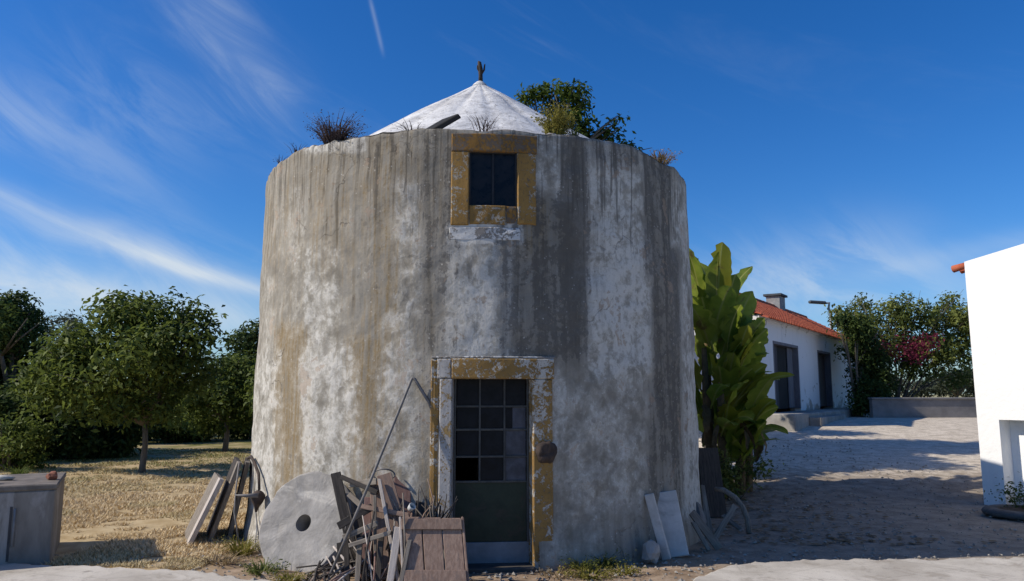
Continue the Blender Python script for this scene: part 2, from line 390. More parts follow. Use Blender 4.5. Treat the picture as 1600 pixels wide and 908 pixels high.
def mat_plaster():
    t = MT('weathered_plaster', 0.92, 0.15); c3 = t.attr('cyl', 'Vector'); w, d, o = t.attr('white'), t.attr('dark'), t.attr('ochre')
    sep = t.N.new('ShaderNodeSeparateXYZ'); t.L.new(c3, sep.inputs[0]); Z = sep.outputs[1]
    N_ = lambda sc, s_, det=8, ro=.62, di=.4: t.mr(t.noise(t.vmul(c3, sc), s_, det, ro, di), .30, .70)        # spread over 0..1
    run = N_((9.0, .45, 1), 1.0); run2 = N_((26.0, .9, 1), 1.0, 6)                                              # rain runs
    big = N_((1, .8, 1), 2.2, 6); mid = N_((1.1, .9, 1), 6.5, 9, .68, .25); fin = N_((1, 1, 1), 19.0, 8, .7, .5); ng = t.noise(c3, 60.0, 4, 0.65)
    def add(*q):
        r_ = q[0]
        for x in q[1:]: r_ = t.m('ADD', r_, x)
        return r_
    k = lambda n, a: t.m('MULTIPLY', t.m('SUBTRACT', n, .5), a)
    c = t.mix(add(t.m('MULTIPLY', big, .55), t.m('MULTIPLY', mid, .45)), (0.18, 0.163, 0.135), (0.38, 0.352, 0.30))
    c = t.mix(t.m('MULTIPLY', t.mr(run, .45, .95), .45), c, (0.17, 0.148, 0.11))
    ow = add(o, k(run2, .55), k(mid, .35)); c = t.mix(t.m('MULTIPLY', t.mr(ow, .25, .85), .5), c, (0.26, 0.185, 0.09)); c = t.mix(t.m('MULTIPLY', t.mr(add(ow, k(fin, .5)), .72, .92), .5), c, (0.20, 0.135, 0.055))
    ww = add(w, k(mid, .55), k(big, .35), k(run, .2)); c = t.mix(t.m('MULTIPLY', t.mr(ww, .15, .85), .55), c, (0.52, 0.495, 0.44)); c = t.mix(t.m('MULTIPLY', t.mr(add(ww, k(fin, .35)), .46, .86), .56), c, (0.63, 0.605, 0.555))
    dw = add(d, k(mid, .50), k(run, .45), k(big, .2)); c = t.mix(t.m('MULTIPLY', t.mr(dw, .20, .90), .62), c, (0.125, 0.11, 0.09)); c = t.mix(t.m('MULTIPLY', t.mr(add(dw, k(fin, .4)), .62, .86), .55), c, (0.065, 0.06, 0.054))
    drip = t.mr(add(run2, k(run, .6), t.m('MULTIPLY', t.m('SUBTRACT', Z, 4.3), .36)), .56, .88); c = t.mix(t.m('MULTIPLY', drip, .68), c, (0.09, 0.082, 0.07))       # runs starting at the rim
    spots = t.m('MULTIPLY', t.mr(add(t.voro(c3, 9.0), k(fin, .12)), .27, .17), t.mr(add(mid, k(big, .8)), .50, .66)); c = t.mix(t.m('MULTIPLY', spots, .4), c, (0.115, 0.10, 0.085))
    fl = t.m('MULTIPLY', t.mr(add(t.voro(c3, 17.0), k(fin, .10)), .17, .09), t.mr(mid, .30, .75)); c = t.mix(t.m('MULTIPLY', fl, .4), c, (0.62, 0.59, 0.54))
    pat = t.mr(add(big, k(mid, .45), k(fin, .2)), .93, .97); c = t.mix(t.m('MULTIPLY', pat, .55), c, (0.33, 0.245, 0.175))                                          # flaked patches
    cr = t.N.new('ShaderNodeTexVoronoi'); cr.feature = 'DISTANCE_TO_EDGE'; cr.inputs['Scale'].default_value = 1.0
    wv = t.N.new('ShaderNodeVectorMath'); wv.operation = 'ADD'; nz = t.N.new('ShaderNodeTexNoise'); nz.inputs['Scale'].default_value = 3.0; nz.inputs['Detail'].default_value = 6; t.L.new(c3, nz.inputs['Vector']); t.L.new(c3, wv.inputs[0]); t.L.new(t.vmul(nz.outputs['Color'], (.6, .6, 0)), wv.inputs[1]); t.L.new(wv.outputs[0], cr.inputs['Vector'])
    crack = t.m('MULTIPLY', t.mr(cr.outputs['Distance'], .010, .004), t.mr(t.noise(c3, .9, 3, .5), .545, .60)); c = t.mix(t.m('MULTIPLY', crack, .4), c, (0.06, 0.052, 0.042))
    c = t.mix(t.m('MULTIPLY', t.mr(ng, .52, .70), .22), c, (0.12, 0.105, 0.085)); t.base(c)
    h = add(t.m('MULTIPLY', big, .5), t.m('MULTIPLY', mid, .20), t.m('MULTIPLY', fin, .14), t.m('MULTIPLY', ng, .10), t.m('MULTIPLY', pat, -.35), t.m('MULTIPLY', crack, -.4)); t.bump(h, 0.6, 0.02); return t.mat
PLASTER = mat_plaster()
# stains as they sit on the wall: photo rectangle, strength, soft edge
WHITE = [(392, 560, 432, 830, .58, 14), (478, 560, 548, 740, .62, 20), (484, 400, 520, 580, .55, 16), (625, 290, 655, 500, .5, 18), (598, 585, 655, 760, .55, 18), (430, 270, 446, 420, .3, 8), (452, 300, 470, 520, .35, 10),
         (700, 395, 792, 560, .75, 22), (845, 215, 885, 300, .6, 16), (915, 235, 1000, 420, .62, 24), (925, 400, 1005, 560, .75, 26), (1052, 300, 1072, 560, .55, 10), (1072, 560, 1094, 800, .7, 10),
         (872, 290, 892, 308, 1.2, 5), (700, 355, 815, 376, 1.3, 4), (905, 650, 1000, 780, .45, 40), (800, 480, 890, 560, .3, 20), (610, 500, 660, 590, .45, 20), (860, 560, 880, 700, .55, 8), (920, 575, 985, 680, .4, 26),
         (868, 720, 925, 860, .30, 26), (545, 300, 575, 420, .25, 18), (666, 560, 684, 740, .5, 7), (395, 430, 420, 580, .35, 12), (520, 760, 620, 880, .3, 30), (480, 215, 570, 232, .8, 6)]
DARK = [(790, 350, 905, 540, .75, 30), (700, 380, 720, 420, .5, 14), (430, 250, 660, 290, .35, 30), (690, 500, 700, 560, .4, 8), (664, 205, 702, 540, .62, 16), (790, 360, 850, 480, .55, 24), (845, 320, 900, 545, .85, 22), (884, 205, 910, 520, .9, 12), (1012, 235, 1040, 420, .8, 12), (1026, 400, 1056, 720, .85, 12), (960, 215, 1075, 250, .7, 14),
        (1020, 600, 1062, 780, .6, 16), (700, 480, 740, 540, .3, 14), (655, 560, 676, 760, .5, 12), (880, 215, 960, 245, .6, 14), (540, 215, 700, 245, .55, 16), (425, 260, 440, 400, .25, 8), (740, 375, 830, 400, .5, 16), (945, 560, 975, 860, .15, 20),
        (860, 560, 1060, 880, .18, 40), (700, 540, 870, 560, .3, 8), (555, 300, 610, 470, .3, 18), (960, 800, 1090, 880, .4, 24)]
OCHRE = [(395, 700, 480, 860, .2, 30), (585, 225, 622, 760, .65, 16), (436, 520, 476, 770, .8, 14), (548, 540, 596, 750, .75, 16), (400, 250, 470, 400, .45, 24), (500, 215, 640, 400, .5, 40), (660, 200, 700, 420, .4, 16), (640, 500, 690, 600, .35, 20), (420, 300, 660, 520, .28, 50),
         (660, 585, 700, 770, .6, 12), (560, 480, 600, 620, .4, 20), (800, 330, 850, 380, .7, 14)]
def stainmap(px, py, L):
    out = np.zeros_like(px)
    for x0, y0, x1, y1, s, e in L:
        dx = np.maximum(np.maximum(x0 - px, px - x1), 0) / e; dy = np.maximum(np.maximum(y0 - py, py - y1), 0) / (e * 1.8)
        out = np.maximum(out, s * np.exp(-(dx * dx + dy * dy)))
    return out
tower = empty('windmill_tower', AX, 'round stained plaster windmill tower with ochre window and door surrounds and white cone roof', 'windmill')
def build_wall():
    A = np.concatenate([np.linspace(-math.pi, -1.75, 50, endpoint=False), np.arange(-1.75, 1.75, R(0.45)), np.linspace(1.75, math.pi, 50)])
    V = np.linspace(-0.03, 1, 165)
    rz = rim(A) + (vnoise(A * 9, A * 0, 11) - 0.5) * 0.04 + (vnoise(A * 40, A * 0 + 5, 12) - 0.5) * 0.03 * np.where(A < -.3, 1.0, .4)
    a, v = np.meshgrid(A, V, indexing='ij'); z = v * rz[:, None]
    r = TR + 0.015 - 0.055 * z / 4.5 + 0.05 * np.exp(-(z / 0.25) ** 2)
    disp = (vnoise(a * 5, z * 1.6, 21) - 0.5) * 0.035 + (vnoise(a * 14, z * 5, 22) - 0.5) * 0.016 + (vnoise(a * 45, z * 15, 23) - 0.5) * 0.006
    def nearop(op, m):
        da = np.maximum(np.maximum(op[0] - a, a - op[1]), 0) * TR; dz = np.maximum(np.maximum(op[2] - z, z - op[3]), 0)
        return np.clip((np.hypot(da, dz) - m) / 0.25, 0, 1)
    disp = disp * np.minimum(nearop(DOOR, 0.15), nearop(WIN, 0.15)) - 0.02 * (v > 0.996)
    r = r + disp
    b = a + FACE; X = TX + r * np.sin(b); Yy = TD - r * np.cos(b)
    zz = z - CAMZ; f_ = Yy * CP + zz * SP; u_ = zz * CP - Yy * SP; px = W / 2 + F * X / f_; py = H_ / 2 - F * u_ / f_
    vis = np.clip((1.55 - np.abs(a)) / 0.3, 0, 1)
    bk = 1 - vis
    wh = stainmap(px, py, WHITE) * vis + bk * 0.45 * vnoise(a * 6, z * 0.8, 31); dk = stainmap(px, py, DARK) * vis + bk * 0.6 * vnoise(a * 7, z * 0.5, 32); oc = stainmap(px, py, OCHRE) * vis + bk * 0.5 * vnoise(a * 7, z * 0.5, 33)
    n, m_ = a.shape; idx = np.arange(n * m_).reshape(n, m_)
    f = np.stack([idx[:-1, :-1], idx[1:, :-1], idx[1:, 1:], idx[:-1, 1:]], -1).reshape(-1, 4)
    ac = ((a[:-1, :-1] + a[1:, 1:]) / 2).ravel(); zc = ((z[:-1, :-1] + z[1:, 1:]) / 2).ravel()
    keep = np.ones(len(ac), bool)
    for op in (DOOR, WIN):
        e = 0.05
        keep &= ~((ac > op[0] - e / TR) & (ac < op[1] + e / TR) & (zc > op[2] - e) & (zc < op[3] + e))
    obj('wall', np.stack([X, Yy, z], -1).reshape(-1, 3), f[keep], PLASTER, tower, True,
        attrs={'white': wh.ravel(), 'dark': dk.ravel(), 'ochre': oc.ravel(), 'cyl': np.stack([a * TR, z, a * 0], -1).reshape(-1, 3)})
    # worn top of the wall, sloping up to the foot of the roof
    k = len(A); vs = []; fs = []
    for i, (aa, zr) in enumerate(zip(A, rz)):
        for j, (dr, dz) in enumerate(((-0.021, -0.004), (-0.05, 0.008), (-0.13, 0.02), (-0.24, 0.02), (-0.40, 0.0), (-0.46, -0.3))):
            nn = 0.018 * mnoise.noise(Vector((aa * 9, j * 0.7, 1))) if 0 < j < 5 else 0
            vs.append(cyl(aa, zr + dz + nn, RZ(4.4) + dr))
    for i in range(k - 1):
        for j in range(5): q = i * 6 + j; fs.append((q, q + 6, q + 7, q + 1))
    cx = [[v_[0] * 1.0, v_[1], v_[2]] for v_ in vs]
    z0 = np.zeros(len(vs)); obj('coping', vs, fs, PLASTER, tower, True, attrs={'cyl': cx, 'white': z0 + 0.30, 'dark': z0 + 0.4, 'ochre': z0 + 0.2})
build_wall()
def arcblock(a0, a1, z0, z1, r0, r1, n=6, ch=0.012, seed=0, rag=0.004):
    """stone following the wall: angles a0..a1, heights z0..z1, from radius r0 out to r1, worn edges"""
    mb = MB(); As = np.linspace(a0, a1, n + 1); v = []
    for i, a in enumerate(As):
        e = ch / TR if i == 0 else (-ch / TR if i == n else 0)
        j = lambda k: rag * mnoise.noise(Vector((a * 25, k * 3.1 + seed, seed)))
        v += [cyl(a + 0, z0 + j(0), r0), cyl(a, z0 + j(0), r1 - ch), cyl(a + e, z0 + ch + j(1), r1 + j(5)), cyl(a + e, (z0 + z1) / 2, r1 + 1.5 * j(6)), cyl(a + e, z1 - ch + j(2), r1 + j(7)), cyl(a, z1 + j(3), r1 - ch), cyl(a, z1 + j(3), r0)]
    m = 7; f = []
    for i in range(n):
        for k in range(m): f.append((i * m + k, (i + 1) * m + k, (i + 1) * m + (k + 1) % m, i * m + (k + 1) % m))
    f.append(tuple(range(m))); f.append(tuple(n * m + k for k in range(m))[::-1])
    return mb.add(v, f)
def mat_paint(name, paint, under, lo=0.5, grime=0.4):
    t = MT(name, 0.85, 0.2); p = t.coord('World')
    n = t.noise(p, 11.0, 10, 0.72, 0.9); n2 = t.noise(p, 38.0, 6, 0.7, 0.3); n3 = t.noise(p, 2.5, 4, 0.6)
    q = t.m('ADD', n, t.m('ADD', t.m('MULTIPLY', t.m('SUBTRACT', n2, 0.5), 0.75), t.m('MULTIPLY', t.m('SUBTRACT', t.noise(p, 3.3, 4, .6, .5), .5), .75)))
    c = t.mix(t.mr(n3, 0.3, 0.7), paint, tuple(x * 0.72 for x in paint))
    c = t.mix(t.mr(q, lo, lo + 0.05), c, under)
    c = t.mix(t.m('MULTIPLY', t.mr(n2, 0.52, 0.68), grime), c, (0.10, 0.075, 0.05))
    t.base(c); t.bump(t.m('ADD', t.m('MULTIPLY', t.mr(q, lo, lo + 0.04), -0.7), t.m('MULTIPLY', n2, 0.6)), 0.7, 0.012); return t.mat
OCH = mat_paint('ochre_limewash', (0.29, 0.17, 0.052), (0.36, 0.32, 0.26), 0.545, .85)
OCH2 = mat_paint('peeling_ochre_limewash', (0.30, 0.178, 0.058), (0.46, 0.425, 0.37), 0.515, 0.85)
OCHD = mat_paint('sooty_ochre_limewash', (0.28, 0.15, 0.04), (0.13, 0.10, 0.075), 0.5, 0.7)
WASH = mat_paint('whitewash', (0.40, 0.385, 0.37), (0.28, 0.19, 0.08), 0.56, 0.6)
SILLM = mat_paint('flaking_whitewash', (0.60, 0.59, 0.57), (0.22, 0.20, 0.18), 0.50, 0.4)
def px_a(x, y): return hit(x, y)[0]
def px_z(x, y): return hit(x, y)[1]
rin, rout = TR - 0.30, TR + 0.0
def surround():
    dl, dr, dz1 = DOOR[0], DOOR[1], DOOR[3]; T = px_z(768, 560)
    r1 = RZ(1.0) + 0.026
    arcblock(px_a(706, 576), px_a(864, 576), dz1, T, rin, r1 + 0.006, 8, seed=1).build('door_lintel', OCH2, tower)
    arcblock(dr, px_a(863, 720), -0.05, dz1 - 0.002, rin, r1, 3, seed=2).build('door_jamb', OCH2, tower)['label'] = 'right door jamb in peeling ochre limewash'
    arcblock(px_a(686, 720), dl, -0.05, dz1 - 0.002, rin, r1 + 0.004, 3, seed=3).build('door_jamb', WASH, tower)['label'] = 'left door jamb whitewashed grey white'
    arcblock(px_a(672, 700), px_a(685.6, 700), 0.02, T - 0.01, TR - 0.08, r1 - 0.008, 2, seed=4, rag=0.03).build('jamb_edge', OCH2, tower)
    arcblock(px_a(684, 576), px_a(705.6, 576), dz1 + 0.002, T - 0.004, rin, r1 + 0.002, 2, seed=5).build('lintel_end', WASH, tower)
    arcblock(px_a(675, 560), px_a(866, 560), T + 0.002, T + 0.022, TR - 0.06, r1 - 0.004, 8, seed=6, ch=0.006).build('lintel_lip', SILLM, tower)
    wl, wr, wz0, wz1 = WIN; T = px_z(770, 210); B = px_z(770, 354); r1 = RZ(4.0) + 0.024
    arcblock(px_a(706, 222), px_a(838, 222), wz1 + 0.002, T, rin, r1 + 0.004, 7, seed=7).build('window_lintel', OCHD, tower)
    arcblock(px_a(705, 290), wl, B + 0.01, wz1, rin, r1, 3, seed=8).build('window_jamb', OCH, tower)
    arcblock(wr, px_a(837, 290), B + 0.03, wz1, rin, r1, 3, seed=9, rag=0.012).build('window_jamb', OCH, tower)
    arcblock(wl + 0.0015, px_a(790, 340), B + 0.02, wz0, rin, r1 - 0.006, 4, seed=10).build('window_sill', OCH, tower)
    arcblock(px_a(790.5, 340), wr - 0.001, B + 0.03, wz0 - 0.004, rin, r1 - 0.012, 3, seed=11, rag=0.012).build('window_sill', OCHD, tower)
    arcblock(px_a(701, 365), px_a(814, 365), px_z(758, 376), B - 0.004, TR - 0.1, r1 - 0.004, 6, seed=12, rag=0.016, ch=0.014).build('sill_band', SILLM, tower)
surround()
# ---- door leaf and window casements in the flat plane of their openings
def plane_at(op, rec):
    am = (op[0] + op[1]) / 2; c = cyl(am, 0, TR - rec); b = am + FACE
    u = Vector((math.cos(b), math.sin(b), 0)); n = Vector((math.sin(b), -math.cos(b), 0)); return c, u, n, (op[1] - op[0]) * (TR - rec) + 0.012
def slab(mb, c, u, n, x0, x1, z0, z1, d0, d1, ch=0.003):
    """box in a wall plane: x along u, z up, d out along n"""
    return mb.frame(c + u * ((x0 + x1) / 2) + n * ((d0 + d1) / 2) + Vector((0, 0, (z0 + z1) / 2)), u * ((x1 - x0) / 2), n * ((d1 - d0) / 2), Vector((0, 0, (z1 - z0) / 2)), ch)
def mat_glass(name, col, rough, spec):
    t = MT(name, rough, spec); p = t.coord('World'); n = t.noise(p, 9, 6, 0.6, 0.4)
    t.base(t.mix(t.mr(n, 0.35, 0.7), col, tuple(q * 1.8 + 0.004 for q in col)))
    t.L.new(t.mr(n, 0.3, 0.7, rough, rough + 0.3), t.b.inputs['Roughness']); return t.mat
GL = mat_glass('dark_dusty_glass', (0.006, 0.0065, 0.008), 0.3, .12); GLP = mat_glass('frosted_dusty_pane', (0.05, 0.052, 0.062), 0.5, .2); GLW = mat_glass('dark_window_glass', (0.004, 0.006, 0.010), 0.2, .18)
IRON = simple('dark_iron_frame', (0.045, 0.047, 0.047), (0.085, 0.085, 0.08), 12, 0.6, 0.2)
IRONB = simple('black_window_frame', (0.012, 0.014, 0.018), (0.025, 0.027, 0.032), 12, 0.6, 0.2)
DGREEN = simple('dark_green_metal', (0.014, 0.026, 0.016), (0.03, 0.045, 0.028), 6, 0.55, 0.25, c3=(0.045, 0.04, 0.03))
STEPM = simple('pale_blue_grey_board', (0.16, 0.18, 0.20), (0.24, 0.26, 0.28), 5, 0.8, 0.3)
def build_door():
    c, u, n, w = plane_at(DOOR, 0.20); hz = lambda y: hit(768, y)[1] * 1.0
    # heights read off the photo, moved onto the recessed plane
    def zz(y): v = ray(768, y); k = (c.y) / v.y; return CAMZ + v.z * k
    o = c.copy(); door = obj('door', *(lambda m: (m.v, m.f))(slab(MB(), c, u, n, -w / 2, w / 2, zz(846), zz(752), 0.0, 0.02)), DGREEN, tower)
    ORG[door.name] = ORG[tower.name]
    zt = DOOR[3] + 0.01; zb = zz(846)
    for x0, x1 in ((-w / 2, -w / 2 + 0.022), (w / 2 - 0.022, w / 2)):
        slab(MB(), c, u, n, x0, x1, zb, zt, 0.0205, 0.05).build('stile', IRON, door)
    xs = [-w / 2 + 0.022, -w / 2 + 0.022 + (w - .044) * 0.335, -w / 2 + 0.022 + (w - .044) * 0.685, w / 2 - 0.022]
    zs = [zz(752), zz(713), zz(671), zz(635), zt]
    for x in xs[1:3]: slab(MB(), c, u, n, x - 0.010, x + 0.010, zs[0], zt, 0.0205, 0.045).build('glazing_bar', IRON, door)
    for k, z in enumerate(zs[:4]): slab(MB(), c, u, n, xs[0], xs[3], z - 0.011, z + 0.011, 0.018, 0.041).build('glazing_bar', IRON, door)
    for r in range(4):
        for q in range(3):
            if r == 0 and q == 0: continue                      # broken out
            g = GLP if (q == 2 and r < 3) else GL
            x0, x1 = xs[q] + 0.009, xs[q + 1] - 0.009
            if q == 2 and r == 2: x0 += 0.075
            slab(MB(), c, u, n, x0, x1, zs[r] + 0.0095, zs[r + 1] - 0.0095, 0.022, 0.027, 0).build('pane', g, door)
            if q == 2 and r == 2: slab(MB(), c, u, n, xs[q] + 0.009, x0 - 0.001, zs[r] + 0.0095, zs[r + 1] - 0.0095, 0.022, 0.027, 0).build('pane', GL, door)
    slab(MB(), c, u, n, -w / 2, w / 2, 0.02, zb - 0.003, -0.02, 0.03).build('kick_board', STEPM, door)
    c2, u2, n2, w2 = plane_at(DOOR, 0.10)
    slab(MB(), c2, u2, n2, -w2 / 2 - 0.02, w2 / 2 + 0.02, -0.06, 0.025, -0.16, 0.16, 0.01).build('threshold', simple('worn_dark_stone', (0.05, 0.045, 0.04), (0.10, 0.09, 0.08), 5), tower)
    c, u, n, w = plane_at(WIN, 0.10); z0, z1 = WIN[2] - 0.01, WIN[3] + 0.015
    win = obj('window', *(lambda m: (m.v, m.f))(slab(slab(slab(slab(MB(), c, u, n, -w / 2, -w / 2 + 0.022, z0, z1, 0, 0.04), c, u, n, w / 2 - 0.022, w / 2, z0, z1, 0, 0.04), c, u, n, -w / 2 + 0.022, w / 2 - 0.022, z0, z0 + 0.022, 0, 0.038), c, u, n, -w / 2 + 0.022, w / 2 - 0.022, z1 - 0.022, z1, 0, 0.038)), IRONB, tower)
    ORG[win.name] = ORG[tower.name]
    slab(MB(), c, u, n, -0.012, 0.012, z0 + 0.02, z1 - 0.02, 0.0, 0.036).build('mullion', IRONB, win)
    for s in (-1, 1): slab(MB(), c, u, n, min(s * 0.011, s * (w / 2 - 0.02)), max(s * 0.011, s * (w / 2 - 0.02)), z0 + 0.02, z1 - 0.02, 0.012, 0.018, 0).build('pane', GLW, win)
build_door()
# ---- roof
def mat_roof():
    t = MT('limewashed_roof', 0.9, 0.2); p = t.coord('World'); n = t.noise(p, 3.0, 8, 0.65, 0.6); n2 = t.noise(p, 16.0, 7, 0.7, 0.4); n3 = t.noise(p, 60, 3, 0.6)
    c = t.mix(t.mr(n, 0.35, 0.65), (0.72, 0.71, 0.69), (0.47, 0.46, 0.45)); c = t.mix(t.m('MULTIPLY', t.mr(n2, 0.50, 0.66), 0.75), c, (0.26, 0.25, 0.23))
    t.base(c); t.bump(t.m('ADD', n2, t.m('MULTIPLY', n3, 0.4)), 0.6, 0.02); return t.mat
ROOF = mat_roof()
APEX = CAMZ + ray(748, 128).z / ray(748, 128).y * TD
def build_roof():
    na, nr = 144, 26; vs = []; fs = []; segs = 22
    for i in range(nr):
        t = i / (nr - 1); r = 2.62 * t + 0.02
        zc = APEX - 0.02 - (APEX - 4.47) * t + 0.02 * math.sin(math.pi * t)
        for k in range(na):
            a = 2 * math.pi * k / na
            seam = abs(((a * segs / (2 * math.pi)) % 1) - 0.5) * 2
            dz = -0.03 * max(0, (seam - 0.7) / .3) * min(1, t * 5) + 0.035 * mnoise.noise(Vector((math.cos(a) * r * 2, math.sin(a) * r * 2, 3))) * min(1, t * 4)
            vs.append((TX + r * math.cos(a), TD + r * math.sin(a), zc + dz))
    for i in range(nr - 1):
        for k in range(na): fs.append((i * na + k, (i + 1) * na + k, (i + 1) * na + (k + 1) % na, i * na + (k + 1) % na))
    fs.append(tuple(range(na)))
    roof = obj('roof', vs, fs, ROOF, tower, True)
    MB().lathe([(0.0, 0.012), (0.03, 0.006), (0.06, -0.012), (0.10, -0.05), (0.12, -0.08)], (TX, TD, APEX), n=16).build('roof_cap', ROOF, roof, True)
    ir = simple('rusted_iron', (0.03, 0.025, 0.02), (0.07, 0.045, 0.03), 15, 0.8, 0.3)
    b = Vector((TX + 0.01, TD, APEX)); m = MB()
    m.tube([b + Vector((0, 0, -0.05)), b + Vector((0.0, 0, 0.10)), b + Vector((-0.005, 0, 0.2)), b + Vector((-0.02, 0, 0.30)), b + Vector((-0.035, 0, 0.32))], [0.035, 0.03, 0.035, 0.028, 0.012], 8)
    m.tube([b + Vector((0.0, 0, 0.10)), b + Vector((0.05, 0.01, 0.19)), b + Vector((0.06, 0.01, 0.28))], [0.018, 0.016, 0.010], 6)
    m.tube([b + Vector((0.0, 0, 0.14)), b + Vector((-0.045, -0.01, 0.20)), b + Vector((-0.05, -0.01, 0.25))], [0.018, 0.014, 0.008], 6)
    m.build('finial', ir, roof, True)
build_roof()
# ------------------------------------------------------------------ vegetation helpers
def unit(n, r):
    v = r.normal(size=(n, 3)); return v / np.linalg.norm(v, axis=1, keepdims=True)
def leaf_mesh(pos, nrm, size, r, lv, asp=0.42, tri=False):
    """folded pointed leaves: pos (n,3) stalk end, nrm (n,3) facing, size (n,)"""
    n = len(pos); d = unit(n, r); d = d - nrm * (d * nrm).sum(1, keepdims=True); d /= np.linalg.norm(d, axis=1, keepdims=True) + 1e-9
    d[:, 2] -= 0.25; d /= np.linalg.norm(d, axis=1, keepdims=True)
    s = np.cross(d, nrm); s /= np.linalg.norm(s, axis=1, keepdims=True) + 1e-9; L = size[:, None]
    a = pos; b = pos + d * L * 0.48 + s * L * asp * 0.5 + nrm * L * 0.10; c = pos + d * L - nrm * L * 0.06; e = pos + d * L * 0.48 - s * L * asp * 0.5 + nrm * L * 0.10
    V = np.stack([a, b, c, e], 1).reshape(-1, 3); i = np.arange(n) * 4
    if tri: Fc = np.concatenate([np.stack([i, i + 1, i + 2], 1), np.stack([i, i + 2, i + 3], 1)])
    else: Fc = np.stack([i, i + 1, i + 2, i + 3], 1)
    return V, Fc, np.repeat(lv, 4)
def crown_leaves(clumps, n, size, r, twig=0.22, per=9, up=0.5, lo=0.45):
    """clumps: (centre, radii, weight); leaves gathered on twigs near the shell of each clump"""
    w = np.array([c[2] * c[1][0] * c[1][1] * c[1][2] ** 0.7 for c in clumps]) ** 0.8; w = w / w.sum(); Vs = []; Fs = []; Ls = []; b = 0
    allc = np.array([c[0] for c in clumps]); mid = allc.mean(0)
    for (c, rad, _), wi in zip(clumps, w):
        nt = max(3, int(n * wi / per)); rad = tuple(x * r.uniform(.72, 1.05) for x in rad); q = unit(nt, r); k = lo + (1 - lo) * r.random(nt) ** 0.6
        k = k * (0.82 + 0.36 * r.random(nt)); tp = np.array(c) + q * np.array(rad) * k[:, None]
        tone = np.clip(0.5 + 0.22 * r.normal() + 0.24 * r.normal(size=nt), 0, 1)
        pos = np.repeat(tp, per, 0) + r.normal(size=(nt * per, 3)) * twig * np.array([1, 1, 0.7]) * 0.6
        nr = np.repeat(q, per, 0) * 0.6 + unit(nt * per, r) * 0.8; nr[:, 2] += up; nr /= np.linalg.norm(nr, axis=1, keepdims=True)
        lv = np.clip(np.repeat(tone, per) + 0.18 * r.normal(size=nt * per), 0, 1)
        V, Fc, lq = leaf_mesh(pos, nr, size * (0.65 + 0.7 * r.random(nt * per)), r, lv)
        Vs.append(V); Fs.append(Fc + b); Ls.append(lq); b += len(V)
    return np.concatenate(Vs), np.concatenate(Fs), np.concatenate(Ls)
BARK = simple('grey_bark', (0.10, 0.085, 0.065), (0.20, 0.175, 0.14), 9, 0.9, 0.7, (1, 1, 0.25))
LF = leafmat('citrus_leaf', (0.026, 0.052, 0.012), (0.15, 0.19, 0.04))
LFD = leafmat('dark_evergreen_leaf', (0.02, 0.042, 0.012), (0.08, 0.115, 0.028))
LFG = leafmat('grey_green_leaf', (0.035, 0.045, 0.030), (0.085, 0.10, 0.065), 0.25)
LFP = leafmat('pine_leaf', (0.025, 0.055, 0.008), (0.11, 0.15, 0.025))
def tree(name, label, base, trunk_h, clumps, n, size, seed, mat=LF, tr=0.09, group=None, cat='tree', lean=(0, 0), limbs=True, twig=0.22, per=9, up=0.5, forks=3):
    r = np.random.default_rng(seed); base = Vector(base); t = empty(name, base, label, cat, group)
    m = MB(); fork = base + Vector((lean[0], lean[1], trunk_h))
    if trunk_h > 0:
        m.tube([base - Vector((0, 0, 0.1)), base.lerp(fork, 0.1), base.lerp(fork, 0.55) + Vector((0.03, 0, 0)), fork], [tr * 1.45, tr * 1.1, tr * 0.95, tr * 0.9], 10)
    for k, (c, rad, w) in enumerate(clumps):
        c = Vector(c); mid = fork.lerp(c, 0.5) + Vector((r.normal() * 0.12, r.normal() * 0.12, 0.08 * (c - fork).length))
        st = fork if trunk_h > 0 else base + Vector((r.normal() * 0.15, r.normal() * 0.15, -0.08))
        m.tube([st - Vector((0, 0, 0.05)), mid, c], [tr * 0.62, tr * 0.4, tr * 0.15], 6)
        for j in range(2):
            e = c + Vector((r.normal() * rad[0], r.normal() * rad[1], abs(r.normal()) * rad[2])) * 0.6
            m.tube([mid, mid.lerp(e, 0.5) + Vector((0, 0, 0.05)), e], [tr * 0.3, tr * 0.2, tr * 0.07], 5)
    m.build('trunk', BARK, t, True)
    V, Fc, lv = crown_leaves(clumps, n, size, r, twig, per, up)
    obj('crown', V, Fc, mat, t, attrs={'lv': lv}); return t
def pclumps(L, y, spread, r):
    """clumps from photo spots (px, py, half width px, half height px, depth offset)"""
    out = []
    for q in L:
        px, py, wx, wy = q[:4]; dy = q[4] if len(q) > 4 else r.uniform(-spread, spread); yy = y + dy; s = yy / F
        c = P(px, py, yy); out.append((tuple(c), (wx * s, min(wx, wy) * s * 1.1, wy * s), q[5] if len(q) > 5 else 1.0))
    return out
pr = random.Random(3)
# ---- orchard left of the tower
b = G(222, 737)
tree('orange_tree', 'round leafy fruit tree with pale forked trunk on the dry lawn', b, 1.05,
     pclumps([(190, 505, 62, 42, -.2), (250, 500, 60, 40, .3), (130, 540, 50, 38, -.5), (95, 575, 50, 36, -.6), (60, 590, 30, 26, -.3), (150, 590, 62, 46, -.9), (215, 560, 60, 50, -.9), (275, 545, 52, 46, -.4), (318, 515, 28, 26, .1), (300, 580, 42, 46, .3),
              (110, 625, 48, 28, -.3), (180, 635, 50, 26, -.6), (245, 625, 48, 30, -.3), (205, 480, 44, 24, .4), (300, 490, 26, 20, .3), (75, 625, 32, 26, .2), (40, 600, 14, 16, 0), (230, 540, 60, 50, .9), (130, 570, 60, 50, .9), (175, 475, 30, 16, 0), (260, 655, 26, 16, .2)], b.y, .5, pr), 14500, 0.155, 11, LF, 0.065)
b = G(352, 704)
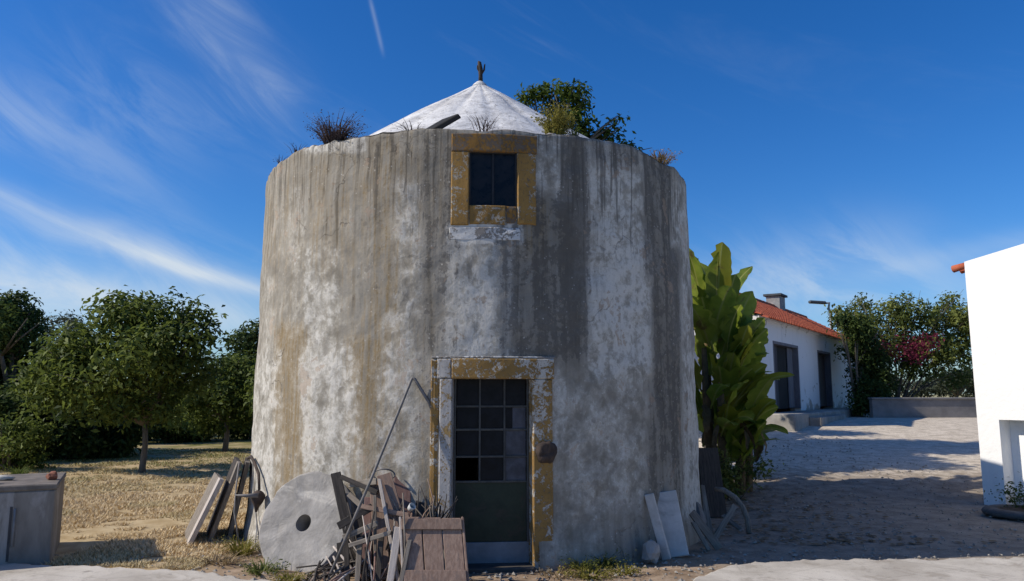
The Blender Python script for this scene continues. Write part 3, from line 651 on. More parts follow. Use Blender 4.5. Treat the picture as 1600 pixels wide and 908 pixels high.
tree('orange_tree', 'smaller fruit tree with dark trunk half hidden behind the left flank of the tower', b, 0.9,
     pclumps([(350, 620, 40, 34), (315, 650, 30, 26), (385, 640, 36, 34), (345, 580, 34, 26), (385, 585, 34, 34), (300, 625, 26, 24), (420, 610, 40, 44), (330, 665, 26, 14)], b.y, .8, pr), 8000, 0.15, 12, LF, 0.08)
tree('evergreen_tree', 'dark evergreen rising above the lawn close to the left tower wall', GX(392, 29.5), 1.5,
     pclumps([(385, 540, 34, 36), (400, 580, 50, 46), (360, 575, 30, 34), (415, 520, 36, 30), (440, 570, 46, 60), (375, 615, 40, 40)], 29.5, 1.0, pr), 8000, 0.2, 13, LFD, 0.14)
tree('evergreen_tree', 'tall dense domed evergreen beside the grey scrubby tree', GX(5, 22.5), 1.6,
     pclumps([(20, 485, 44, 32), (-20, 510, 50, 46), (35, 530, 40, 38), (5, 570, 56, 46), (-40, 570, 50, 60), (48, 575, 30, 34), (10, 620, 50, 44), (-50, 640, 50, 50), (40, 500, 22, 24)], 22.5, 1.2, pr), 13000, 0.17, 14, LFD, 0.14)
tree('scrub_tree', 'thin grey scrubby tree between the domed evergreen and the fruit tree', GX(95, 31), 1.6,
     pclumps([(70, 515, 22, 26), (95, 525, 24, 30), (120, 515, 22, 26), (85, 560, 40, 30), (125, 560, 34, 34), (105, 500, 14, 14)], 31, .8, pr), 4500, 0.14, 15, LFG, 0.1)
GRB = 'dense bushes along the back of the lawn'
for i, (px, y, wpx, top, nn) in enumerate(((-30, 19.5, 60, 600, 6000), (14, 17.6, 34, 655, 4500), (62, 20.5, 50, 590, 6000), (118, 20.5, 50, 610, 6000), (178, 21.5, 46, 640, 6000), (262, 27.5, 50, 610, 6000), (310, 28.5, 50, 630, 5000), (395, 30, 55, 590, 5000), (160, 27, 60, 590, 5000), (220, 29, 60, 590, 5000))):
    g = GX(px, y); s = y / F; zt = P(px, top, y).z; w = wpx * s; cl = []
    for k in range(12):
        zz = (0.13 + 0.72 * ((k * 0.37) % 1)) * zt; cl.append(((g.x + pr.uniform(-.75, .75) * w, y + pr.uniform(-.6, .6), zz), (w * .45, w * .4, zt * 0.24), 1))
    lab = {1: 'low bush with scattered pale leaves behind the concrete tank', 0: 'dense dark bush at the foot of the tall domed evergreen', 2: 'dense bush between the pale leaved bush and the round fruit tree', 4: 'dense low bush right behind the trunk of the round fruit tree', 7: 'dense bush under the evergreen close to the tower wall'}.get(i, 'dense dark green bush closing off the back of the lawn')
    tree('bush', lab, g, 0, cl, nn, 0.15 if i != 1 else 0.11, 40 + i, LFD if i != 1 else LF, 0.05, None if i == 1 else GRB, 'bush')
for i, (px, y, top) in enumerate(((-60, 38, 520), (60, 42, 560), (170, 44, 585), (280, 42, 585), (400, 44, 540), (-190, 36, 540), (-330, 34, 560), (-480, 36, 540), (520, 46, 540), (640, 44, 560), (780, 46, 545))):
    g = GX(px, y); s = y / F; zt = P(px, top, y).z; w = 75 * s
    cl = [((g.x + pr.uniform(-.7, .7) * w, y + pr.uniform(-1, 1), pr.uniform(0.35, .8) * zt), (w * .5, w * .4, zt * .26), 1) for _ in range(9)]
    tree('evergreen_tree', 'dark tree in the shady row beyond the bushes', g, 1.0, cl, 6000, 0.26, 60 + i, LFD, 0.15, 'dark trees beyond the lawn')
# ---- tree behind the tower
g = Vector((0.95, 17.2, 0))
tree('pine_tree', 'tall umbrella shaped green tree whose top shows behind the cone roof', g, 6.6,
     pclumps([(835, 150, 26, 13, 0), (862, 145, 28, 16, .3), (892, 142, 26, 16, -.2), (905, 160, 20, 16, .2), (870, 172, 34, 18, .4), (900, 185, 26, 16, -.2), (918, 192, 14, 7, 0), (965, 190, 13, 8, -.1), (952, 208, 22, 9, .1), (930, 225, 40, 22, .3), (880, 215, 44, 26, 0), (975, 245, 34, 24, .4), (905, 260, 60, 30, .2), (820, 158, 14, 10, .2), (850, 235, 50, 30, .6), (760, 330, 90, 60, .5), (850, 320, 80, 60, -.3), (940, 340, 70, 60, .8), (800, 420, 90, 60, -.6), (900, 430, 90, 60, .5), (960, 430, 60, 50, 1.2)], 17.2, .4, pr), 30000, 0.14, 16, LFP, 0.10, twig=0.16)
for i, (x_, y_, h_) in enumerate(((1.3, 15.3, 6.4), (3.0, 20.4, 6.8), (1.0, 22.5, 6.5), (2.3, 16.9, 6.9), (0.2, 16.4, 7.0))):   # shrubs and trees behind the tower; their shade falls across the yard
    cl = [((x_ + pr.uniform(-1, 1), y_ + pr.uniform(-.9, .9), h_ * pr.uniform(.45, .88)), (.75, .7, .5), 1) for _ in range(9)]
    tree('garden_tree', ('leafy garden tree right behind the tower', 'garden tree behind the tower facing the house', 'taller garden tree standing back behind the tower', 'garden tree behind the tower beside the banana plant', 'garden tree under the umbrella shaped tree behind the tower')[i], (x_, y_, GH(x_, y_)), 1.2, cl, 13000, .18, 130 + i, LF, .08)
# ---- trees at the back of the yard
BOUG = leafmat('magenta_bract', (0.07, 0.010, 0.022), (0.19, 0.03, 0.06), 0.25)
LFY = leafmat('yellow_green_shrub_leaf', (0.045, 0.07, 0.016), (0.21, 0.235, 0.06))  # lighter, yellowish green leaf tones
b = GX(1405, 30.5)
bt = tree('bougainvillea', 'wide rambling bougainvillea with magenta blossom above the low wall', b, 0,
     pclumps([(1340, 505, 40, 26), (1385, 500, 44, 30), (1430, 495, 44, 30), (1475, 500, 40, 30), (1510, 500, 34, 30), (1360, 545, 46, 32), (1410, 545, 46, 34), (1460, 545, 44, 34), (1500, 550, 36, 34), (1400, 475, 26, 12), (1345, 475, 16, 12), (1480, 472, 22, 14), (1530, 520, 30, 50), (1440, 575, 40, 20), (1490, 590, 30, 16), (1345, 466, 7, 7), (1418, 466, 8, 8), (1488, 464, 7, 6), (1320, 490, 26, 18)], 30.5, .9, pr), 15000, 0.17, 17, LFY, 0.07, cat='shrub')
V, Fc, lv = crown_leaves(pclumps([(1376, 540, 13, 20, -1.7), (1372, 560, 8, 8, -1.7), (1420, 545, 20, 14, -1.8), (1445, 538, 16, 12, -1.8), (1432, 555, 16, 10, -1.8), (1455, 530, 10, 7, -1.8), (1400, 556, 8, 6, -1.8)], 30.5, .1, pr), 800, 0.15, np.random.default_rng(5), 0.3, 5, 0.4, 0.1)
obj('blossom', V, Fc, BOUG, bt, attrs={'lv': lv})
tree('evergreen_tree', 'dark leafy tree growing over the far end of the white house', GX(1342, 28.2), 0,
     pclumps([(1352, 545, 24, 28), (1368, 575, 28, 30), (1348, 590, 18, 30), (1360, 610, 24, 20), (1318, 500, 18, 11), (1342, 515, 24, 20), (1375, 600, 22, 22), (1346, 628, 16, 16), (1364, 632, 20, 14)], 28.2, .5, pr), 12000, 0.14, 18, LFD, 0.11)
for i, (px, y, top, w_) in enumerate(((1360, 62, 575, 60), (1440, 66, 585, 60), (1505, 60, 578, 50), (1560, 64, 570, 60), (1680, 58, 560, 70), (1800, 52, 550, 80), (1950, 50, 560, 80), (1000, 62, 560, 60), (900, 58, 570, 60))):
    g = GX(px, y); g.z = GH(g.x, y); s = y / F; zt = P(px, top, y).z - g.z; w = w_ * s
    cl = [((g.x + pr.uniform(-.7, .7) * w, y + pr.uniform(-1, 1), g.z + pr.uniform(.25, .8) * zt), (w * .5, w * .4, zt * .3), 1) for _ in range(7)]
    tree('field_tree', 'pale green tree in the field far beyond the low wall', g, 0.6, cl, 2500, 0.3, 80 + i, LFG, 0.12, 'pale trees in the far field')
# ---- banana plant by the right flank of the tower
def mat_banana(name, a, b_, dead=0.0):
    t = MT(name, 0.4, 0.4); p = t.coord('Object'); at = t.attr('lv'); n = t.noise(p, 5, 5, 0.6)
    oi = t.N.new('ShaderNodeObjectInfo')
    c = t.mix(t.m('MULTIPLY', t.m('ADD', oi.outputs['Random'], t.mr(n, .3, .7)), 0.5), a, b_)
    c = t.mix(t.mr(at, 0.9, 1.0), c, (0.32, 0.33, 0.10))
    c = t.mix(t.mr(t.noise(p, 3.3, 6, .7, .4), .60, .66), c, (0.16, 0.11, 0.045))
    t.base(c); tr = t.N.new('ShaderNodeBsdfTranslucent'); t.L.new(t.mix(0.35, c, (0.38, 0.45, 0.05)), tr.inputs['Color'])
    ms = t.N.new('ShaderNodeMixShader'); ms.inputs[0].default_value = 0.55; t.L.new(t.b.outputs[0], ms.inputs[1]); t.L.new(tr.outputs[0], ms.inputs[2]); t.L.new(ms.outputs[0], t.N['Material Output'].inputs['Surface'])
    w = t.N.new('ShaderNodeTexWave'); w.wave_type = 'BANDS'; w.bands_direction = 'X'; w.inputs['Scale'].default_value = 9; t.bump(n, 0.25, 0.01); return t.mat
BAN = mat_banana('banana_leaf', (0.055, 0.115, 0.015), (0.32, 0.38, 0.055)); BANY = mat_banana('yellowing_banana_leaf', (0.20, 0.21, 0.02), (0.30, 0.28, 0.04)); BAND = simple('dry_banana_leaf', (0.10, 0.07, 0.035), (0.19, 0.135, 0.07), 8, 0.9, 0.5)
def banana_leaf(base, az, elev, length, width, droop, r, petiole=0.35, twist=0.0):
    """arching paddle leaf from base; az in the ground plane, elev start angle"""
    n = 14; pts = []; d = Vector((math.cos(az) * math.cos(elev), math.sin(az) * math.cos(elev), math.sin(elev))); p = Vector(base); tot = length + petiole; fr = []
    hz = Vector((math.cos(az), math.sin(az), 0)); e = elev
    for i in range(n + 1):
        fr.append((p.copy(), e)); st = tot / n; p = p + Vector((hz.x * math.cos(e), hz.y * math.cos(e), math.sin(e))) * st; e -= droop / n * (0.4 + 1.2 * i / n)
    side0 = Vector((-hz.y, hz.x, 0)); V = []; Fc = []; lv = []; k0 = petiole / tot
    for i, (q, e) in enumerate(fr):
        t = (i / n - k0) / (1 - k0); tan = Vector((hz.x * math.cos(e), hz.y * math.cos(e), math.sin(e))); nn = side0.cross(tan); nn = -nn if nn.z < 0 else nn
        rot = Matrix.Rotation(twist, 3, tan); side = rot @ side0; nn = rot @ nn
        w = 0.018 if t <= 0 else max(0.012, width * 0.5 * min(1, (t * 5) ** 0.5) * (1 - t ** 5) ** 0.6)
        nl, nrr = (r.choice((1, .95, 1.03, .9, .62)), r.choice((1, .95, 1.03, .9, .62))) if t > 0.1 else (1, 1)
        V += [q - side * w * nl + nn * w * 0.16, q - side * w * 0.5 * nl + nn * w * 0.13, q - side * 0.012 + nn * 0.0, q + side * 0.012, q + side * w * 0.5 * nrr + nn * w * 0.13, q + side * w * nrr + nn * w * 0.16]
        lv += [0, 0, 1, 1, 0, 0]
        if i: 
            a = (i - 1) * 6
            for k in range(5): Fc.append((a + k, a + k + 1, a + k + 7, a + k + 6))
    return V, Fc, lv
def build_banana():
    r = random.Random(9); base = GX(1124, 13.4); base.z -= 0.02
    t = empty('banana_plant', base, 'tall clump of broad bright green banana leaves beside the tower', 'banana plant')
    stems = [(-.15, 0, 2.5), (.10, .15, 2.0), (.30, -.1, 1.5), (.0, -.25, 1.9), (.48, .1, 0.9), (-.05, .3, 2.9)]
    tops = []
    for sx, sy, h in stems:
        p0 = base + Vector((sx, sy, -0.1)); p1 = base + Vector((sx * 1.25, sy * 1.2, h))
        MB().tube([p0, p0.lerp(p1, .3) + Vector((.02, 0, 0)), p0.lerp(p1, .7), p1], [.10, .085, .07, .045], 10).build('stem', BAND, t, True); tops.append(p1)
    def leaf(p, az, el, L, wd, dr, tw=0, mat=BAN, pt=.35):
        V, Fc, lv = banana_leaf(p, az, el, L, wd, dr, r, pt, tw); obj('leaf', V, Fc, mat, t, True, attrs={'lv': lv})
    for k in range(96):                               # a column of upright paddles, the topmost steepest
        f = (k + .5) / 96; z = .35 + 2.95 * f ** .9; wdt = .50 - .18 * f
        q = base + Vector((r.uniform(-.8, .95) * wdt + .06 - .30 * max(0, f - .6) / .4, r.uniform(-.6, .6) * wdt, z)); az = math.atan2(q.y - base.y, q.x - base.x) + r.uniform(-.7, .7)
        leaf(q, az, R(r.uniform(52, 74) + 12 * f), r.uniform(.6, .95) if f < .9 else r.uniform(.9, 1.1), r.uniform(.34, .50), r.uniform(.4, 1.2) * (1.1 - .5 * f), r.uniform(-1.1, 1.1), BAN if r.random() > .14 else BANY, r.uniform(.1, .25))
    for k in range(14):                               # a few arching out to the side
        q = base + Vector((r.uniform(-.2, .4), r.uniform(-.5, .1), r.uniform(.3, 1.9)))
        leaf(q, r.uniform(-1.6, .3), R(r.uniform(35, 60)), r.uniform(.6, .85), r.uniform(.24, .34), r.uniform(.8, 1.6), r.uniform(-.6, .6), BAN if k % 3 else BANY, .2)
    for k in range(10):                               # dry leaves hanging on the stems
        p = tops[k % 6] + Vector((0, 0, -r.uniform(.5, 1.2)))
        p.z = max(p.z, base.z + 1.3)
        leaf(p, r.uniform(-3, 1), R(r.uniform(-55, -10)), r.uniform(.5, .8), r.uniform(.12, .2), 1.5, r.uniform(-1, 1), BAND, .15)
build_banana()
g = GX(1150, 12.9)
cl = [((g.x + pr.uniform(-.5, .5), g.y + pr.uniform(-.3, .3), g.z + pr.uniform(.12, .55)), (.26, .24, .18), 1) for _ in range(9)]
tree('undergrowth_shrub', 'low leafy shrub crowding the foot of the banana plant', g, 0, cl, 2000, 0.09, 91, LFY, 0.02, None, 'shrub')
# ---- weeds on the wall top and at its foot
WEED = leafmat('weed_leaf', (0.05, 0.075, 0.018), (0.16, 0.18, 0.05)); DRY = leafmat('dry_stalk', (0.13, 0.09, 0.05), (0.32, 0.24, 0.13), 0.2); DRYD = leafmat('dark_dry_stalk', (0.035, 0.025, 0.025), (0.10, 0.075, 0.07), 0.2); OLV = leafmat('yellow_weed_leaf', (0.11, 0.11, 0.02), (0.24, 0.21, 0.05), 0.3)
def tuft(name, label, base, rad, h, n, mat, seed, group=None, blade=0.012, leafy=0, lean=0.5, cat='weed', stalks=0):
    r = np.random.default_rng(seed); base = np.array(base); V = []; Fc = []; lv = []
    for i in range(n):
        a = r.random() * 6.283; rr = rad * 0.35 * math.sqrt(r.random()); o = base + np.array([math.cos(a) * rr, math.sin(a) * rr, -0.02])
        aa = a + r.normal() * .6; L = h * (0.45 + 0.55 * r.random()); out = rad * lean * (0.3 + r.random()); d = np.array([math.cos(aa), math.sin(aa), 0]); s = np.array([-math.sin(aa), math.cos(aa), 0]) * blade * (.6 + .8 * r.random())
        b0 = len(V); p1 = o + d * out * 0.35 + np.array([0, 0, L * .6]); p2 = o + d * out + np.array([0, 0, L])
        V += [o - s, o + s, p1 + s * .8, p1 - s * .8, p2]; Fc += [(b0, b0 + 1, b0 + 2, b0 + 3), (b0 + 3, b0 + 2, b0 + 4)]; q = r.random(); lv += [q] * 5
        if leafy:
            for k in range(leafy):
                f = 0.25 + .75 * r.random(); c = (o * (1 - f) + p2 * f) + r.normal(size=3) * .01; e = unit(1, r)[0]; e[2] = abs(e[2]) * .6; g_ = np.cross(e, unit(1, r)[0]); g_ /= np.linalg.norm(g_) + 1e-6; Lz = blade * (2.2 + 2 * r.random())
                b0 = len(V); V += [c, c + e * Lz * .5 + g_ * Lz * .25, c + e * Lz, c + e * Lz * .5 - g_ * Lz * .25]; Fc += [(b0, b0 + 1, b0 + 2, b0 + 3)]; lv += [min(1, q + .2)] * 4
    o = obj(name, V, Fc, mat, None, org=base, attrs={'lv': lv}); return tag(o, label, cat, group)
def rimp(px, dr=-0.12, dz=0.02):
    a = px_a(px, 230 if 480 < px < 1000 else 262); return cyl(a, float(rim(a)) + dz, RZ(4.4) + dr)
tuft('dry_weed', 'dark dry twiggy weed on the broken wall top', rimp(507, -.15), .32, .36, 190, DRYD, 1, None, .007, 8, .9)
tuft('dry_weed', 'small straggling dry stalks at the left end of the wall top', rimp(452, -.1), .16, .16, 26, DRYD, 2, None, .005, 2, .9)
tuft('roof_weed', 'yellow green bushy weed growing on the wall top before the tree', rimp(880, -.2), .24, .40, 150, OLV, 3, None, .010, 9, .75)
tuft('roof_weed', 'brownish weed tuft at the right end of the wall top', rimp(1046, -.12), .22, .18, 80, DRY, 4, None, .008, 4, .8)
tuft('roof_weed', 'thin brown grass standing on the wall above the window', rimp(757, -.08), .3, .17, 40, DRYD, 5, None, .005, 2, .6)
tuft('roof_weed', 'short brown grass on the wall top by the lifted roof tile', rimp(640, -.12), .22, .13, 30, DRYD, 6, None, .005, 2, .8)
tuft('roof_weed', 'tiny dry sprigs near the left edge of the wall top', rimp(432, -.06), .12, .10, 18, DRYD, 7, None, .005, 2, .8)
tuft('roof_weed', 'green sprig leaning out beside the yellow weed on the wall top', rimp(912, -.2), .10, .22, 24, WEED, 8, None, .008, 5, .6)
def gp(px, py): p = G(px, py); return (p.x, p.y, p.z - 0.02)
for i, (px, py, rad, h, n, m, le, lab) in enumerate((
        (905, 884, .28, .16, 90, WEED, 6, 'spreading green weed at the wall foot right of the door'), (945, 880, .26, .17, 80, WEED, 5, 'pale green weed clump between the door and the leaning slabs'), (925, 897, .30, .10, 110, OLV, 5, 'flat yellowish weed mat on the dirt before the wall'), (965, 868, .14, .26, 14, DRY, 1, 'dry upright stalks at the wall foot near the stone'),
        (975, 893, .2, .10, 50, OLV, 4, 'small weed on the dirt beside the leaning slabs'), (870, 897, .24, .08, 60, DRY, 3, 'dry grass patch on the dirt before the door'), (378, 862, .3, .20, 110, OLV, 2, 'green grass tuft left of the millstone'), (410, 893, .26, .14, 90, WEED, 3, 'grass tuft at the foot of the millstone'), (345, 878, .3, .12, 90, DRY, 1, 'dry grass tuft before the leaning panels'), (450, 905, .22, .10, 70, OLV, 3, 'grassy weeds under the millstone edge'),
        (735, 880, .08, .42, 7, DRY, 3, 'thin pale stalk standing at the door step'), (30, 742, .3, .25, 90, LF, 5, 'leafy weed growing behind the concrete tank'))):
    tuft('ground_weed', lab, gp(px, py), rad, h, n, m, 20 + i, None, .008, le, .8)
# ---- dry lawn
def build_grass():
    r = np.random.default_rng(77); n = 150000
    y = 7.6 + 17 * r.random(n) ** 1.6; xl = -0.72 * y - 0.6; x = xl + (-3.1 - xl) * r.random(n); 
    dens = vnoise(x * 1.7, y * 1.7, 41) * .6 + vnoise(x * 5, y * 5, 42) * .4
    keep = (dens > 0.36) & (np.hypot(x - TX, y - TD) > TR + .06) & (y > 7.95 - 0.12 * (x + 5)) & ~((x < -4.75) & (y < 9.3))
    x, y, dens = x[keep], y[keep], dens[keep]; n = len(x); z = np.zeros(n) - 0.03
    a = r.random(n) * 6.283; L = (0.012 + 0.028 * r.random(n)) * (0.6 + dens); ln = 0.7 + 1.4 * r.random(n); w = 0.003 + .003 * r.random(n) + 0.0003 * y
    dx, dy = np.cos(a), np.sin(a); o = np.stack([x, y, z], 1); s = np.stack([-dy * w, dx * w, 0 * w], 1); tip = o + np.stack([dx * L * ln, dy * L * ln, L + .01], 1)
    V = np.stack([o - s, o + s, tip], 1).reshape(-1, 3); i = np.arange(n) * 3; Fc = np.stack([i, i + 1, i + 2], 1)
    g = np.clip((y - 14.5) / 7, 0, .7) + 0.25 * (vnoise(x * .9, y * .9, 43) > .62)
    t = MT('straw_and_grass', 0.8, 0.2); c = t.mix(t.attr('lv'), (0.50, 0.37, 0.20), (0.72, 0.58, 0.36)); c = t.mix(t.attr('gr'), c, (0.22, 0.23, 0.08)); t.base(c)
    o = obj('dry_grass', V, Fc, t.mat, None, org=(0, 0, 0), attrs={'lv': np.repeat(r.random(n), 3), 'gr': np.repeat(np.clip(g * (.5 + r.random(n)), 0, 1), 3)})
    tag(o, 'short dry straw coloured grass covering the lawn left of the tower', 'grass', kind='stuff')
build_grass()
def scatter(name, label, cat, n, area, size, mat, seed, flat=0.5, cond=None):
    r = np.random.default_rng(seed); V = []; Fc = []; x0, x1, y0, y1 = area
    T = [(1, 0, 0), (0, 1, 0), (-1, 0, 0), (0, -1, 0), (0.1, 0, 1), (0, 0, -.6)]; TF = [(0, 1, 4), (1, 2, 4), (2, 3, 4), (3, 0, 4), (1, 0, 5), (2, 1, 5), (3, 2, 5), (0, 3, 5)]
    for _ in range(n):
        y = y0 + (y1 - y0) * r.random() ** 1.5; x = x0 + (x1 - x0) * r.random()
        if cond and not cond(x, y): continue
        s = size * (0.4 + 1.2 * r.random() ** 2); an = r.random() * 6.28; ca, sa = math.cos(an), math.sin(an); z = GH(x, y) - 0.01; b0 = len(V); e = .6 + .6 * r.random()
        for tx, ty, tz in T:
            tx += .3 * r.normal() * .5; V.append((x + s * (tx * ca - ty * sa * e), y + s * (tx * sa + ty * ca * e), z + s * tz * flat))
        Fc += [tuple(b0 + q for q in f) for f in TF]
    return tag(obj(name, V, Fc, mat, None, org=(0, 0, 0)), label, cat, kind='stuff')
RDG = simple('road_crumb', (0.26, 0.24, 0.21), (0.46, 0.43, 0.38), 3)
nt = lambda x, y: math.hypot(x - TX, y - TD) > TR + .05
scatter('gravel', 'scattered small stones over the dirt and the yard', 'gravel', 5200, (-3.2, 8.5, 6.9, 20), .020, simple('pebble', (0.22, 0.2, 0.17), (0.42, 0.39, 0.34), 3), 5, .7, nt)
scatter('road_crumbs', 'crumbled bits of paving along the broken edge of the road', 'rubble', 1500, (-5.2, 8.5, 6.8, 8.5), .016, RDG, 15, .7, lambda x, y: nt(x, y) and not (-1.9 < x < -.3))
scatter('leaf_litter', 'brown fallen leaves strewn on the yard below the banana plant', 'leaves', 1500, (2.6, 6.2, 9.0, 17), .04, simple('fallen_leaf', (0.13, 0.085, 0.045), (0.24, 0.16, 0.08), 3), 6, .18, lambda x, y: nt(x, y) and random.random() < math.exp(-((x - 3.6) / 1.3) ** 2))
# ------------------------------------------------------------------ white house with red roof
def mat_wall(name, col, dirt, lo=0.56, scale=1.6, grime=0.5):
    t = MT(name, 0.9, 0.15); p = t.coord('World'); sep = t.N.new('ShaderNodeSeparateXYZ'); t.L.new(t.coord('Object'), sep.inputs[0])
    n = t.noise(p, scale, 8, 0.65, 0.5); n2 = t.noise(p, scale * 7, 6, 0.7); v = t.noise(t.coord('World', (3, 3, .3)), 1.5, 6, .6, .3)
    low = t.mr(sep.outputs[2], 0.0, 1.3, 0.22, 0.0)
    c = t.mix(t.mr(t.m('ADD', t.m('ADD', n, t.m('MULTIPLY', t.m('SUBTRACT', n2, .5), .2)), low), lo, lo + .06), col, dirt)
    c = t.mix(t.m('MULTIPLY', t.mr(v, .5, .75), grime * .5), c, tuple(q * .5 for q in col)); t.base(c); t.bump(t.m('ADD', n, t.m('MULTIPLY', n2, .5)), .6, .025); return t.mat
HW = mat_wall('old_whitewash', (0.72, 0.72, 0.71), (0.36, 0.33, 0.29), .60)
def mat_tile():
    t = MT('clay_tile', .85, .2); p = t.coord('World'); n = t.noise(p, 2.2, 7, .65, .4); n2 = t.noise(p, 14, 5, .7)
    c = t.mix(t.mr(n, .3, .7), (0.34, 0.075, 0.038), (0.46, 0.135, 0.07)); c = t.mix(t.m('MULTIPLY', t.mr(n2, .55, .7), .5), c, (0.20, 0.07, 0.04)); t.base(c); t.bump(n2, .4, .01); return t.mat
TILE = mat_tile()
DOORM = simple('dark_weathered_door', (0.045, 0.045, 0.055), (0.09, 0.085, 0.095), 4, .8, .4, (6, 6, .5)); DOORF = simple('grey_door_frame', (0.13, 0.13, 0.145), (0.2, 0.2, 0.22), 6, .8, .3, (1, 1, .3)); VOID = simple('dark_interior', (0.012, 0.012, 0.012), (0.02, 0.02, 0.02), 2)
def build_house():
    O = Vector((7.30, 22.25, 0)); u = Vector((.56, .83, 0)).normalized(); n = Vector((u.y, -u.x, 0)); FZ = 1.22; LN = 17.5; WZ = 4.02
    house = empty('white_house', O + Vector((0, 0, .7)), 'low whitewashed house with red tiled roof and two dark doorways', 'house')
    def on(px):                                          # distance along the wall seen at photo column px
        k = (px - W / 2) / (F * CP + .17 * F * SP * 0 + F * SP * .1); return (k * O.y - O.x) / (u.x - k * u.y)
    def sl(x0, x1, z0, z1, d0, d1, ch=.01): return slab(MB(), O, u, n, x0, x1, z0, z1, d0, d1, ch)
    d1 = (on(1209), on(1248)); d2 = (on(1278), on(1298)); DZ = FZ + 2.12
    m = MB()
    for x0, x1, z0, z1 in ((0, d1[0], .6, WZ), (d1[0], d1[1], DZ, WZ), (d1[1], d2[0], .6, WZ), (d2[0], d2[1], DZ, WZ), (d2[1], LN, .6, WZ)):
        slab(m, O, u, n, x0, x1, z0, z1, -.35, 0, 0)
    slab(m, O, u, n, -.001, .35, .6, WZ, -5.2, -.352, 0); slab(m, O, u, n, LN - .35, LN, .6, WZ, -5.2, -.352, 0); slab(m, O, u, n, 0, LN, .6, WZ, -5.5, -5.201, 0)
    g = [O + n * -.352 + Vector((0, 0, WZ)), O + n * -5.2 + Vector((0, 0, WZ)), O + n * -2.7 + Vector((0, 0, 5.42))]
    m.add([*g, *[q + u * .35 for q in g]], [(0, 1, 2), (5, 4, 3), (0, 3, 4, 1), (1, 4, 5, 2), (2, 5, 3, 0)])
    m.build('wall', HW, house)
    for k, (a, b_) in enumerate((d1, d2)):
        dr = sl(a + .09, b_ - .09, FZ, DZ - .09, -.25, -.21).build('door', DOORM if k else VOID, house); ORG[dr.name] = ORG[house.name]
        fm = MB()
        for x0, x1, z0, z1 in ((a, a + .09, FZ, DZ), (b_ - .09, b_, FZ, DZ), (a + .09, b_ - .09, DZ - .09, DZ)): slab(fm, O, u, n, x0 + .001, x1 - .001, z0, z1 - .001, -.3, .012, .006)
        fm.build('door_frame', DOORF, dr)
        if k == 0:
            wd_ = b_ - a
            sl(a + .1, a + .1 + wd_ * .30, FZ + .02, DZ - .1, -.2, -.16).build('door_leaf', DOORM, dr)
            sl(b_ - .1 - wd_ * .22, b_ - .1, FZ + .02, DZ - .1, -.2, -.16).build('door_leaf', DOORF, dr)
    sl(-.1, LN, WZ - .10, WZ + .001, .002, .05).build('cornice', HW, house)
    # terrace and steps
    ter = simple('worn_terrace_concrete', (0.24, 0.225, 0.2), (0.40, 0.38, 0.34), 2, .9, .4)
    sl(-.4, LN, .55, FZ - .08, .003, 1.0, .03).build('terrace', ter, house)
    sl(d1[0] - .2, d1[1] + .3, .5, FZ - .20, 1.002, 1.35, .02).build('step', ter, house)
    # tiled roof: rows of barrel tiles as waves stepping down the slope
    def slope(sgn):
        c0 = O + n * -2.7; rows = 15; V = []; Fc = []; ncol = int((LN + .5) / .21); per = 6; nx = ncol * per + 1; run = 2.7 + .35; top = 5.52; bot = WZ - .17
        for r_ in range(rows):
            for e in (0, 1):
                t = (r_ + e) / rows; d = run * t; lift = .045 * e
                for i in range(nx):
                    x = -.25 + i * .21 / per; h = abs(math.sin(math.pi * i / per)) * .065
                    q = c0 + u * x + n * (sgn * d) + Vector((0, 0, top + (bot - top) * t + h + lift + .015 * mnoise.noise(Vector((x * 3, r_ * 1.3, sgn)))))
                    V.append(q)
        for r_ in range(rows * 2 - 1):
            for i in range(nx - 1): a = r_ * nx + i; Fc.append((a, a + 1, a + nx + 1, a + nx) if sgn > 0 else (a, a + nx, a + nx + 1, a + 1))
        return V, Fc
    rf = obj('roof', *slope(1), TILE, house); obj('roof', *slope(-1), TILE, house)
    for o_ in (rf,): ORG[o_.name] = ORG[house.name]
    rm = MB()
    c0 = O + n * -2.7 + Vector((0, 0, 5.56))
    for i in range(36): rm.tube([c0 + u * (-.25 + i * .5), c0 + u * (-.25 + i * .5 + .54)], [.10, .12], 8)
    rm.build('ridge_tile', TILE, rf, True)['kind'] = 'stuff'
    # chimney
    tt = 12.3; cm = MB(); slab(cm, O + n * -2.7, u, n, tt - .45, tt + .45, 4.6, 6.05, -.3, .3, .01); chm = simple('grey_chimney_render', (0.22, 0.22, 0.22), (0.38, 0.37, 0.36), 3)
    ch = cm.build('chimney', chm, house); ORG[ch.name] = ORG[house.name]
    slab(MB(), O + n * -2.7, u, n, tt - .55, tt + .55, 6.051, 6.15, -.4, .4, .01).build('chimney_cap', simple('dark_slate_cap', (0.05, 0.06, 0.07), (0.09, 0.1, 0.11), 3), ch)
build_house()
